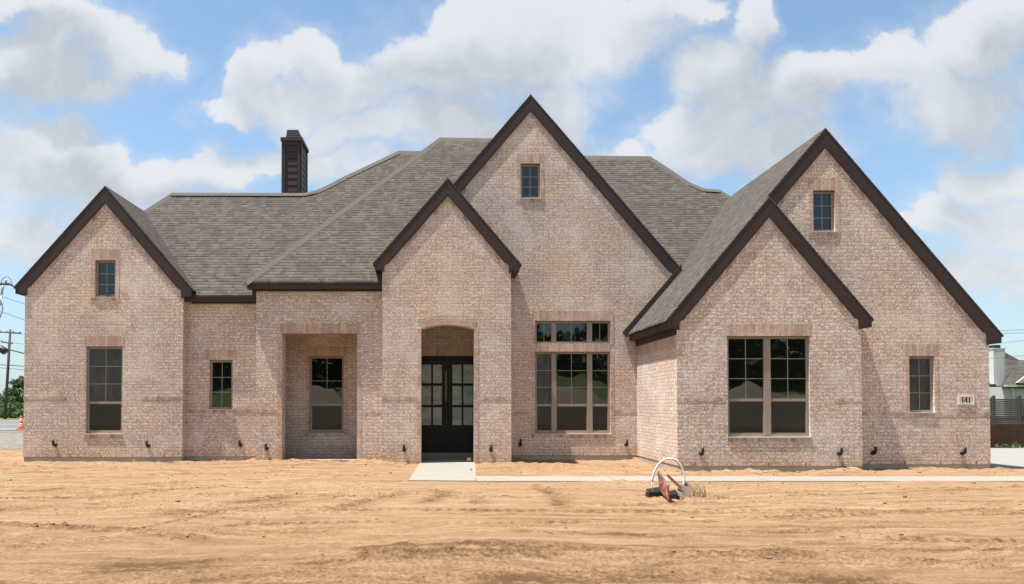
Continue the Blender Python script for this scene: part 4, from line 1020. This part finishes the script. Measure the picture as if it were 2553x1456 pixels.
pb.data.clear_geometry()
cc = [Vector(P3(1699, 1243, 11.05)), Vector(P3(1716, 1243, 11.15)), Vector(P3(1731, 1219, 11.4)), Vector(P3(1706, 1195, 11.5)), Vector(P3(1689, 1219, 11.25))]
nn = Vector((.2, 1, .25)).normalized()*.014; nn5 = len(cc)
pb.data.from_pydata([tuple(p-Vector(og2)) for p in cc]+[tuple(p+nn-Vector(og2)) for p in cc], [], [tuple(range(5)), tuple(range(5, 10))[::-1]]+[(i, 5+i, 5+(i+1) % 5, (i+1) % 5) for i in range(5)])
mb = MB(); a_, b_ = Vector(P3(1664, 1184, 11.25)), Vector(P3(1700, 1218, 11.2)); d_ = (b_-a_).normalized(); s_ = Vector((d_.z, 0, -d_.x))*.018
mb.add([tuple(a_-s_), tuple(b_-s_), tuple(b_+s_), tuple(a_+s_)]+[tuple(p+Vector((0, .04, 0))) for p in (a_-s_, b_-s_, b_+s_, a_+s_)], [(0, 1, 2, 3), (7, 6, 5, 4), (0, 4, 5, 1), (1, 5, 6, 2), (2, 6, 7, 3), (3, 7, 4, 0)])
tag(mb.build('wooden_stake', M['ply'], None, tuple(b_)), 'weathered wooden stake leaning between sign board and plywood', 'stake')
# black plastic meter box, lid ajar
def tub(name, cx_, cy2, w, d, h, label, seed):
    rs = random.Random(seed); z0 = float(ground_z(np.array([cx_]), np.array([cy2]))[0][0])-.01
    og = (cx_, cy2, z0); e = empty(name, og, label, 'utility box', 'black plastic boxes under the pipe hoop')
    mb = MB(); a = [(-w/2, -d/2), (w/2, -d/2), (w/2, d/2), (-w/2, d/2)]
    def ring(s, z): return [(cx_+p[0]*s, cy2+p[1]*s, z0+z) for p in a]
    rr = [ring(1, 0), ring(.88, h), ring(.96, h), ring(.96, h+.012), ring(.80, h+.012), ring(.86, .02)]
    for r_ in rr: mb.v += r_
    for i in range(5):
        for k in range(4): k2 = (k+1) % 4; mb.f.append((i*4+k, i*4+k2, (i+1)*4+k2, (i+1)*4+k))
    mb.f.append((20, 21, 22, 23))
    mb.build('box_body', M['plastic'], e, og)
    mb = MB(); v_ = [(-.5*w, -.5*d, .02), (.45*w, -.45*d, .06), (.4*w, .4*d, .13), (-.5*w, .45*d, .07)]
    v_ = [(cx_+p[0]*.9, cy2+p[1]*.9, z0+h+p[2]*.7) for p in v_]; mb.add(v_+[(p[0], p[1], p[2]-.012) for p in v_], [(0, 1, 2, 3), (7, 6, 5, 4), (0, 4, 5, 1), (1, 5, 6, 2), (2, 6, 7, 3), (3, 7, 4, 0)])
    mb.build('box_lid', M['plastic'], e, og)
bx, by = G(1644, 1238, 0); tub('valve_box', bx, by+.16, .30, .20, .055, 'black plastic box with tilted lid, left of the red sign board', 1)
bx, by = G(1683, 1243, 0); tub('valve_box', bx, by+.18, .22, .18, .06, 'black plastic box behind the right foot of the hoop', 2)
# weeds
def weed(px, py, n, h, label, seed, spread=.12, stem=True, name='weed'):
    rs = random.Random(seed); x0, y0 = G(px, py, -.05); z0 = float(ground_z(np.array([x0]), np.array([y0]))[0][0])-.01
    mb = MB()
    for i in range(n):
        a = rs.uniform(0, 6.28); L = h*rs.uniform(.4, 1); bx_, by_ = x0+rs.gauss(0, spread*.4), y0+rs.gauss(0, spread*.4)
        lean = rs.uniform(.1, .7)*L; w = rs.uniform(.0014, .003); pr_ = None
        for s_ in range(5):
            f = s_/4; p = Vector((bx_+math.cos(a)*lean*f*f, by_+math.sin(a)*lean*f*f, z0+L*f*(1-.25*f))); ww = w*(1-f*.85); sd = Vector((-math.sin(a), math.cos(a), 0))*ww+Vector((ww*.6, 0, 0))
            if pr_: mb.quad(tuple(pr_[0]-pr_[1]), tuple(pr_[0]+pr_[1]), tuple(p+sd), tuple(p-sd))
            pr_ = (p, sd)
    return tag(mb.build(name, M['grassblade'], None, (x0, y0, z0)), label, 'weed', 'weeds growing round the pipe hoop')
weed(1744, 1241, 60, .36, 'tall wispy grass clump just right of the plywood board', 1, .22)
weed(1797, 1243, 40, .16, 'short sparse weed farther right of the plywood board', 2, .16)
weed(1738, 1238, 34, .15, 'low green grass at the foot of the plywood board', 5, .18)
weed(1632, 1240, 40, .13, 'leafy weed at the left foot of the hoop', 3, .10)
weed(1655, 1238, 34, .14, 'leafy weed between the box and the red board', 6, .08)
weed(1680, 1247, 26, .09, 'small weed below the lower corner of the red board', 4, .10)
weed(1598, 1256, 14, .06, 'tiny green sprout in front of the hoop', 7, .04)
weed(490, 1346, 14, .10, 'dry lone sprig on the bare dirt at left', 8, .12)

# clods and stones
rs = np.random.RandomState(5); mb = MB()
ico = [(0, 0, 1), (.89, 0, .45), (.28, .85, .45), (-.72, .53, .45), (-.72, -.53, .45), (.28, -.85, .45), (.72, .53, -.45), (-.28, .85, -.45), (-.89, 0, -.45), (-.28, -.85, -.45), (.72, -.53, -.45), (0, 0, -1)]
icf = [(0,1,2),(0,2,3),(0,3,4),(0,4,5),(0,5,1),(1,6,2),(2,7,3),(3,8,4),(4,9,5),(5,10,1),(1,10,6),(2,6,7),(3,7,8),(4,8,9),(5,9,10),(6,11,7),(7,11,8),(8,11,9),(9,11,10),(10,11,6)]
cand = []
N = 12000
X = rs.uniform(-11, 14, N); Y = 5.2+12.8*rs.rand(N)**1.2
keep = (np.abs(X-1.3) < .62*Y+.8) & (Y < 15.0+2.9*(X < 4.6)-.0) & ~((X > 11.7) & (Y > 15.7))
X, Y = X[keep], Y[keep]; Zc, Wc = ground_z(X, Y)
pk = rs.rand(len(X)) < np.clip(.10+.55*Wc, .05, 1); X, Y, Zc = X[pk], Y[pk], Zc[pk]
onpath = ((X > -.75) & (X < .8) & (Y > 13.5)) | ((Y > WALK_Y0) & (Y < WALK_Y1) & (X > .6))
X, Y, Zc = X[~onpath], Y[~onpath], Zc[~onpath]
ex_x = []; 
for pts_, hw, bh, lug in RUTS[:7]:
    pl = [G(a, b_, -.03) for a, b_ in pts_]
    for (p0, p1) in zip(pl, pl[1:]):
        L = math.hypot(p1[0]-p0[0], p1[1]-p0[1])
        for k in range(int(L*26)):
            f = rs.rand(); ex_x.append((p0[0]+(p1[0]-p0[0])*f+rs.normal(0, .02), p0[1]+(p1[1]-p0[1])*f+rs.choice((-1, 1))*hw+rs.normal(0, .035)))
for (xa, xb, yw) in ((-10.2, -6.3, DL), (-6.3, -4.4, DK), (-4.4, -.8, DE), (.85, 1.75, DE), (1.75, 4.6, DM), (4.4, 8.7, DN), (8.7, 11.6, DR)):
    for k in range(int((xb-xa)*22)): ex_x.append((rs.uniform(xa, xb), yw-abs(rs.normal(0, .28))-.03))
ex_x = np.array(ex_x); ze, _ = ground_z(ex_x[:, 0], ex_x[:, 1])
X = np.concatenate([X, ex_x[:, 0]]); Y = np.concatenate([Y, ex_x[:, 1]]); Zc = np.concatenate([Zc, ze])
sz = np.minimum(.003+.0045*rs.gamma(1.1, .9, len(X)), .028)*np.clip(Y/9, .65, 1.4)
ia = np.array(ico); fa = np.array(icf); n = len(X)
ang = rs.rand(n)*6.28; ca, sa = np.cos(ang), np.sin(ang)
jit = 1+rs.uniform(-.35, .35, (n, 12, 1)); base_ = ia[None]*jit*np.array([1.15, 1, .7])[None, None]
vx = (base_[..., 0]*ca[:, None]-base_[..., 1]*sa[:, None])*sz[:, None]+X[:, None]
vy = (base_[..., 0]*sa[:, None]+base_[..., 1]*ca[:, None])*sz[:, None]+Y[:, None]
vz_ = base_[..., 2]*sz[:, None]+(Zc+sz*.25)[:, None]
V = np.stack([vx, vy, vz_], -1).reshape(-1, 3); Fc = (fa[None]+(np.arange(n)*12)[:, None, None]).reshape(-1, 3)
me = bpy.data.meshes.new('soil_clods'); me.from_pydata(V.tolist(), [], Fc.tolist()); me.update(); me.materials.append(M['clod'])
o = bpy.data.objects.new('soil_clods', me); C.objects.link(o); tag(o, 'loose clods of tan soil scattered over the graded dirt', 'soil', kind='stuff')
def stone(px, py, r, label, m='ply', zz=.012):
    x, y = G(px, py, 0); mb = MB(); rr = random.Random(px)
    for a in ico: pass
    mb.add([(x+a[0]*r*rr.uniform(.8, 1.1), y+a[1]*r*rr.uniform(.8, 1.1), zz+r*.6+a[2]*r*rr.uniform(.7, 1.2)) for a in ico], icf)
    tag(mb.build('stone', M[m], None, (x, y, zz)), label, 'stone')
stone(1174, 1173, .035, 'small grey stone lying on the front path', 'concrete_base')

# ------------------------------------------------------------------ vegetation
def tree(name, loc, h, rw, label, leafm, seed, nl=5000, ls=.16, trunk=.35, group=None, parts=True, crown0=.25):
    rs = np.random.RandomState(seed); x0, y0, z0 = loc
    e = empty(name, loc, label, 'tree' if 'tree' in name else 'shrub', group)
    mb = MB(); th = h*trunk; r0 = h*.022+.03
    mb.tube([(x0, y0, z0-.1), (x0+rs.normal(0, .05*h*.3), y0, z0+th*.5), (x0+rs.normal(0, .03*h), y0, z0+th)], r0, 8, r0*.7)
    clus = []
    for i in range(9):
        a = rs.rand()*6.28; rr = rw*rs.uniform(.15, .8); hh = h*rs.uniform(crown0+.12, .92)
        tip = (x0+math.cos(a)*rr, y0+math.sin(a)*rr, z0+hh)
        mb.tube([(x0, y0, z0+min(th, hh*.6)), ((x0+tip[0])/2, (y0+tip[1])/2, z0+hh*.7), tip], r0*.45, 6, r0*.1)
    mb.build('trunk', M['bark'], e, loc, True)
    nc = 46; cc = []
    for i in range(nc):
        a = rs.rand()*6.28; u_ = rs.rand(); zc = crown0+(1-crown0)*rs.rand(); prof = math.sin(math.pi*min(1, max(.05, (zc-crown0*.6)/(1-crown0*.6)))**.8)
        rr = rw*math.sqrt(u_)*(.35+.75*prof); cc.append((x0+math.cos(a)*rr, y0+math.sin(a)*rr, z0+h*zc*.97, rw*rs.uniform(.13, .34)))
    cc = np.array(cc); k = rs.randint(0, nc, nl); c = cc[k]; d = rs.normal(0, 1, (nl, 3)); d /= np.linalg.norm(d, axis=1)[:, None]; rad = rs.rand(nl)[:, None]**.45
    p = c[:, :3]+d*rad*c[:, 3:4]*np.array([1, 1, .75]); s = ls*rs.uniform(.5, 1.3, nl)[:, None]
    a = rs.normal(0, 1, (nl, 3)); a /= np.linalg.norm(a, axis=1)[:, None]; b_ = np.cross(a, rs.normal(0, 1, (nl, 3))); b_ /= np.linalg.norm(b_, axis=1)[:, None]
    V = np.stack([p-a*s, p+b_*s*.6, p+a*s, p-b_*s*.6], 1).reshape(-1, 3)-np.array(loc)
    me = bpy.data.meshes.new('crown'); me.from_pydata(V.tolist(), [], (np.arange(nl*4).reshape(-1, 4)).tolist()); me.update(); me.materials.append(M[leafm])
    o = bpy.data.objects.new('crown', me); C.objects.link(o); o.parent = e
    return e
def at(px, D, z=0.0): return ((px-CX)/F*D, D, z)
tree('tree', at(47, 84), 4.3, 1.5, 'bushy green tree beside the house corner beyond the road', 'leaf2', 11, 5000, .11)
tree('tree', at(24, 95), 3.0, 2.2, 'low green tree behind the wooden utility pole', 'leaf2', 12, 4000, .12)
tree('tree', at(62, 90), 5.0, 1.8, 'taller green tree mostly hidden by the house corner', 'leaf2', 13, 4500, .13)
tree('tree', at(0, 110), 3.2, 2.4, 'distant tree at the left picture edge', 'leaf', 14, 3000, .15)
tree('shrub', at(38, 76), 1.5, 1.4, 'low shrub on the verge right of the utility pole', 'leaf2', 15, 2500, .09, crown0=.05)
tree('shrub', at(6, 78), 1.3, 1.5, 'low shrub on the verge left of the utility pole', 'leaf2', 16, 2500, .09, crown0=.05)
# far-off woods closing the horizon
def wood(name, x0, x1, y, h, dens, seed, label, zb=0.0, ls=.9):
    rs = np.random.RandomState(seed); n = int(dens); x = rs.uniform(x0, x1, n); top = h*(.65+.5*(fbm(x*.06, x*0+seed, seed, 4)+.35))
    z = zb+top*rs.rand(n)**.7; yy = y+rs.uniform(-6, 6, n); p = np.stack([x, yy, z], 1); s = ls*rs.uniform(.5, 1.3, n)[:, None]
    a = rs.normal(0, 1, (n, 3)); a /= np.linalg.norm(a, axis=1)[:, None]; b_ = np.cross(a, rs.normal(0, 1, (n, 3))); b_ /= np.linalg.norm(b_, axis=1)[:, None]
    V = np.stack([p-a*s, p+b_*s*.7, p+a*s, p-b_*s*.7], 1).reshape(-1, 3)
    me = bpy.data.meshes.new(name); me.from_pydata(V.tolist(), [], np.arange(n*4).reshape(-1, 4).tolist()); me.update(); me.materials.append(M['leaf'])
    o = bpy.data.objects.new(name, me); C.objects.link(o); return tag(o, label, 'wood', kind='stuff')
wood('distant_wood', -420, 40, 300, 5, 9000, 3, 'far-off low woodland along the horizon at left', ls=1.3)
wood('woodland', -90, 110, -60, 4.2, 16000, 5, 'dark woodland across the street, seen only mirrored in the panes', zb=3.0, ls=.8)
# opposite side of the street, mirrored in the panes
mb = MB(); n = 60
for i in range(n):
    xa, xb = -90+180*i/n, -90+180*(i+1)/n
    def prof(x): return 3.6+.9*math.sin(x*.07+1)+.5*math.sin(x*.19)
    for (ya, ha), (yb, hb_) in zip(((-24, 0), (-32, .55), (-44, 1.0)), ((-32, .55), (-44, 1.0), (-80, .9))):
        mb.quad((xa, ya, prof(xa)*ha-.05), (xa, yb, prof(xa)*hb_-.05), (xb, yb, prof(xb)*hb_-.05), (xb, ya, prof(xb)*ha-.05))
tag(mb.build('grass_bank', M['grass'], None), kind='structure')
mb = MB(); nx_, ny_ = 80, 14
for i in range(nx_+1):
    for j in range(ny_+1):
        x = -34+68*i/nx_; y = -14-9*j/ny_
        z = (1.05+sum(h_*math.exp(-((x-c_)/w_)**2) for c_, h_, w_ in ((-24, 1.2, 3), (-10, 1.5, 3), (9.6, 1.9, 2.6), (20.3, 1.6, 2.2), (26, 1.8, 2.4), (0, .6, 3))))*math.sin(math.pi*j/ny_)**1.2*(1+.25*float(fbm(np.array(x*.6), np.array(y*.6), 4)))-.06
        mb.v.append((x, y, z))
for i in range(nx_):
    for j in range(ny_): a = i*(ny_+1)+j; mb.f.append((a, a+1, a+ny_+2, a+ny_+1))
tag(mb.build('dirt_mound', M['mound'], None, smooth=True), kind='structure')
TR = [(-27, -40, 9, 5.4), (-17, -44, 11, 6.2), (-8.5, -46, 8.5, 5.2), (1.5, -44, 7.5, 5), (10, -46, 7.0, 5), (21.5, -42, 15, 7.5), (32, -44, 14, 8), (45, -44, 14, 8)]
nm = ['leftmost', 'second', 'third', 'fourth', 'fifth', 'sixth', 'seventh', 'rightmost']
for i, (x, y, h, rw) in enumerate(TR):
    tree('oak_tree', (x, y, 2.3), h, rw, 'dark oak across the street mirrored in the panes, %s of eight from the left' % nm[i], 'leaf', 30+i, 5200, .50, .3, 'oaks across the street')

# ------------------------------------------------------------------ poles and wires
def pole(name, base, top, r, arms, label):
    e = empty(name, base, label, 'utility pole')
    MB().tube([base, top], r, 10, r*.7).build('pole', M['pole'], e, base, True)
    for (c, L, tilt, ins) in arms:
        x, y, z = c
        MB().box(-L/2, L/2, -.06, .06, -.06, .06)
        a = (x-L/2, y-.14, z-tilt); b_ = (x+L/2, y-.14, z+tilt)
        co_ = MB().tube([a, b_], .065, 4).build('crossarm', M['pole'], e, base)
        for k in ins:
            xi = x-L/2+L*k; zi = z-tilt+2*tilt*k
            MB().lathe([(.04, 0), (.055, .05), (.03, .08), (.055, .11), (.03, .16)], (xi, y-.14, zi+.06), 10).build('insulator', M['galv'], co_, base, True)
    return e
DPole = 71.0
b3 = P3(12.5, 1043, DPole); t3 = P3(25.7, 821.5, DPole)
c1_ = P3(27, 829.5, DPole-.1); c2_ = P3(19, 854.5, DPole-.1)
p_ = pole('utility_pole', (b3[0], b3[1], 0.0), t3, .15, [(c1_, 2.1, -.05, (.05, .35, .65, .95)), (c2_, 1.1, -.1, (.05, .95))], 'leaning wooden utility pole with two crossarms beyond the road at left')
nb = P3(-70, 1060, 36.0); ntp = P3(-66, 640, 36.0)
npole = pole('utility_pole', (nb[0], 36, 0.0), ntp, .17, [(P3(-20, 709, 35.9), 1.9, .0, (.9,))], 'nearer utility pole standing just outside the left picture edge')
bn = (nb[0], 36, 0.0)
hw_ = MB().tube([P3(8, 712, 35.6), P3(6, 722, 35.6), P3(4, 735, 35.6)], .055, 8); hw_.tube([P3(3, 740, 35.6), P3(3, 762, 35.6)], .05, 8); hw_.tube([P3(6, 745, 35.6), P3(6, 775, 35.6), P3(0, 792, 35.6)], .03, 6)
hw_.build('switch_gear', M['galv'], npole, bn, True)
MB().tube([P3(16+14*math.cos(a), 712-22*math.sin(a), 35.5) for a in [math.pi*i/12 for i in range(13)]], .015, 5).build('jumper_cable', M['pole'], npole, bn, True)
MB().tube([P3(22, 707, 35.6), P3(34, 714, 35.6)], .06, 8, .03).build('insulator', M['pole'], npole, bn, True)
def wire(a, b_, sag, r, label, grp=None):
    a, b_ = Vector(a), Vector(b_); pts = []
    for i in range(17):
        f = i/16; p = a.lerp(b_, f); p.z -= sag*4*f*(1-f); pts.append(tuple(p))
    return tag(MB().tube(pts, r, 5).build('power_line', M['pole'], None, tuple(a)), label, 'power line', grp) if False else tag(_wire(pts, r), label, 'power line', grp)
def _wire(pts, r):
    return MB().tube(pts, r, 5).build('power_line', M['pole'], None, pts[0])
gl, gr_ = 'overhead wires at the left edge', 'overhead wires above the neighbouring roof'
def lw(y0, y1, D, r, lab, ext=160, g=gl):
    m_ = (y1-y0)/60.0
    return wire(P3(-ext, y0-m_*ext, D), P3(60+ext*2, y1+m_*ext*2, D), .0, r, lab, g)
lw(737.5, 757.5, 36, .012, 'thin wire sloping down from the switch gear')
lw(776, 797, 36, .012, 'second thin sloping wire, below the switch gear')
lw(866, 881, 40, .035, 'thick cable at left that carries the black cable closure')
lw(829, 833, 71, .018, 'wire on the top crossarm of the leaning pole')
lw(852, 858, 71, .018, 'wire on the lower crossarm of the leaning pole')
lw(909.5, 913, 71, .035, 'cable crossing the middle of the leaning pole')
lw(917, 922, 71, .02, 'lowest wire crossing the leaning pole')
cl = P3(6, 871.5, 39.9); tag(MB().tube([P3(-6, 868, 39.9), P3(0, 869, 39.9), P3(11, 875, 39.9), P3(14, 878, 39.9)], .19, 10).build('cable_closure', M['plastic'], None, cl, True), 'black cylindrical closure hanging on the thick cable at left', 'cable closure')
lw(706, 718, 35.8, .014, 'topmost wire meeting the left roof corner')
def rw_(y0, y1, D, r, lab):
    f = lambda p: y0+(y1-y0)*(p-2498)/55
    return wire(P3(1500, f(1500), D), P3(3400, f(3400), D), 0, r, lab, gr_)
rw_(824, 822, 60, .018, 'uppermost wire at the right edge')
rw_(832, 829.5, 60, .018, 'wire just below the uppermost one at the right edge')
rw_(855, 849, 60, .012, 'faint middle wire at the right edge')
rw_(891, 886.5, 60, .018, 'lowest wire at the right edge, just above the neighbouring ridge')

# orange road marker
cb = ((52-CX)/45.2, 41.0, .02)
cn = empty('traffic_cone', cb, 'orange and white striped traffic cone on the road edge by the house corner', 'traffic cone')
MB().box(cb[0]-.19, cb[0]+.19, 40.81, 41.19, .02, .06).build('cone_base', M['orange'], cn, cb)
hs = [.06, .22, .34, .48, .60, .74]; rr = lambda z: .135-.09*(z-.06)/.68
for i in range(5):
    MB().lathe([(rr(hs[i]), hs[i]), (rr(hs[i+1]), hs[i+1])], (cb[0], 41, .02), 16).build('orange_band' if i % 2 == 0 else 'white_band', M['orange'] if i % 2 == 0 else M['white'], cn, cb, True)

# ------------------------------------------------------------------ right background
# brown board fence
x = 12.0; fe = empty('board_fence', (12, 23.9, 0), 'low brown stained board fence along the far edge of the driveway', 'fence')
zt = PZ(1058, 23.9); mb = MB(); rr_ = random.Random(2)
while x < 34: mb.box(x, x+.135, 23.9+rr_.uniform(0, .01), 23.925+rr_.uniform(0, .008), -.05, zt+rr_.uniform(-.012, .012)); x += .142
mb.build('boards', M['redwood'], fe, (12, 23.9, 0)); MB().box(12, 34, 23.95, 23.99, zt-.14, zt-.05).build('rail', M['redwood'], fe, (12, 23.9, 0))
# slatted fence
D5 = 50.0; sf = empty('slat_fence', (30, D5, 0), 'tall dark grey fence of horizontal slats before the white neighbouring house', 'fence')
z0, z1 = -.02, PZ(994, D5); xa, xb = PX(2380, D5), PX(2800, D5); mb = MB(); nsl = 13; rr_ = random.Random(4)
for i in range(nsl):
    za = z0+(z1-z0)*i/nsl+.01; mb.box(xa, xb, D5, D5+.02, za, za+(z1-z0)/nsl*(.80 if i > nsl*.25 else .93))
mb.build('slats', M['greywood'], sf, (30, D5, 0))
for pxp in (2400, 2476, 2540, 2604, 2668, 2732):
    xx = PX(pxp, D5); MB().box(xx-.09, xx+.09, D5-.10, D5-.002, -.05, PZ(986, D5)).build('post', M['greywood'], sf, (30, D5, 0))
    MB().box(xx-.2, xx-.11, D5-.05, D5-.002, -.05, PZ(990, D5)).build('post', M['pole'], sf, (30, D5, 0))
# neighbour house
DNb = 75.0; nbo = (PX(2500, DNb), DNb, 0)
nh = empty('neighbour_house', nbo, 'white painted house with grey shingle roof and white sided chimney behind the fences', 'house')
def nb_(mb, name, m, par=None): return mb.build(name, M[m], par or nh, nbo)
ze1, ze2 = PZ(953, DNb), PZ(964, DNb-4)
nb_(MB().box(PX(2380, DNb), PX(2505, DNb), DNb, DNb+8, 0, ze1), 'wall', 'nwall')
nb_(MB().box(PX(2503, DNb-4), PX(2760, DNb-4), DNb-4, DNb+8, 0, ze2), 'wall', 'nwall')
def Q(px, py, D): return P3(px, py, D)
rfn = nb_(MB().slab([Q(2360, 955, DNb-.4), Q(2512, 955, DNb-.4), Q(2551, 903, DNb+4.5), Q(2507, 879, DNb+5), Q(2420, 875, DNb+5)], .12), 'roof', 'nroof')
nb_(MB().slab([Q(2497, 965, DNb-4.4), Q(2760, 965, DNb-4.4), Q(2720, 896, DNb+1.5), Q(2542, 897.5, DNb+1.5)], .12), 'roof', 'nroof')
nb_(MB().slab([Q(2497, 965, DNb-4.4), Q(2542, 897.5, DNb+1.5), Q(2530, 925, DNb+4), Q(2497, 955, DNb)], .1), 'roof', 'nroof')
nb_(MB().box(PX(2380, DNb), PX(2500, DNb), DNb-.5, DNb-.4, ze1-.06, ze1+.12), 'gutter', 'white')
nb_(MB().box(PX(2497, DNb-4), PX(2760, DNb-4), DNb-4.55, DNb-4.4, ze2-.02, ze2+.16), 'gutter', 'white')
nb_(MB().tube([Q(2521, 967, DNb-4.3), Q(2526, 972, DNb-4.2), Q(2526, 1000, DNb-4.1), Q(2526, 1045, DNb-4.1)], .05), 'downpipe', 'white')
cx0, cx1 = PX(2479, DNb-1), PX(2508, DNb-1); zc0, zc1 = PZ(961, DNb-1), PZ(870, DNb-1)
chn = nb_(MB().box(cx0, cx1, DNb-1, DNb+.6, ze1-.2, zc1), 'chimney', 'white')
mb = MB(); z = zc0
while z < zc1-.2: mb.add([(cx0+.15, DNb-1.005, z+.2), (cx1-.15, DNb-1.005, z+.2), (cx1-.15, DNb-1.04, z), (cx0+.15, DNb-1.04, z), (cx0+.15, DNb-1, z), (cx1-.15, DNb-1, z)], [(0, 3, 2, 1), (3, 4, 5, 2)]); z += .2
nb_(mb, 'siding', 'white', chn); nb_(MB().box(cx0-.06, cx1+.06, DNb-1.06, DNb+.66, zc1, zc1+.1), 'chimney_cap', 'white', chn)
nb_(MB().box(cx0+.3, cx1-.3, DNb-.8, DNb+.4, zc1+.1, zc1+.42), 'chimney_pot', 'black', chn)
nb_(MB().slab([Q(2533, 954, DNb-5), Q(2580, 919, DNb-5), Q(2580, 915, DNb-1), Q(2533, 945, DNb-1)], .1), 'dormer_roof', 'nroof')
nb_(MB().prism([P(2538, 955, DNb-5), P(2620, 955, DNb-5), P(2580, 923, DNb-5)], DNb-4.9, DNb-4.7), 'dormer_wall', 'white')
nb_(MB().prism([P(2533, 954, DNb-5), P(2580, 919, DNb-5), P(2580, 924, DNb-5), P(2540, 954, DNb-5)], DNb-5.06, DNb-4.95), 'dormer_trim', 'white')
weed_ = weed
def bush(px, py, w, h, label, seed):
    rs = np.random.RandomState(seed); x0, y0 = G(px, py, 0); n = 700; p = np.stack([x0+rs.normal(0, w, n), y0+rs.normal(0, .08, n), np.abs(rs.normal(0, h, n))], 1)
    a = rs.normal(0, .03, (n, 3)); b_ = rs.normal(0, .03, (n, 3)); V = np.stack([p-a, p+b_, p+a, p-b_], 1).reshape(-1, 3)-np.array([x0, y0, 0])
    me = bpy.data.meshes.new('weed'); me.from_pydata(V.tolist(), [], np.arange(n*4).reshape(-1, 4).tolist()); me.update(); me.materials.append(M['leaf2'])
    o = bpy.data.objects.new('weed', me); C.objects.link(o); o.location = (x0, y0, 0); tag(o, label, 'weed')
bush(2517, 1117.5, .13, .06, 'green weed at the foot of the brown board fence', 3)
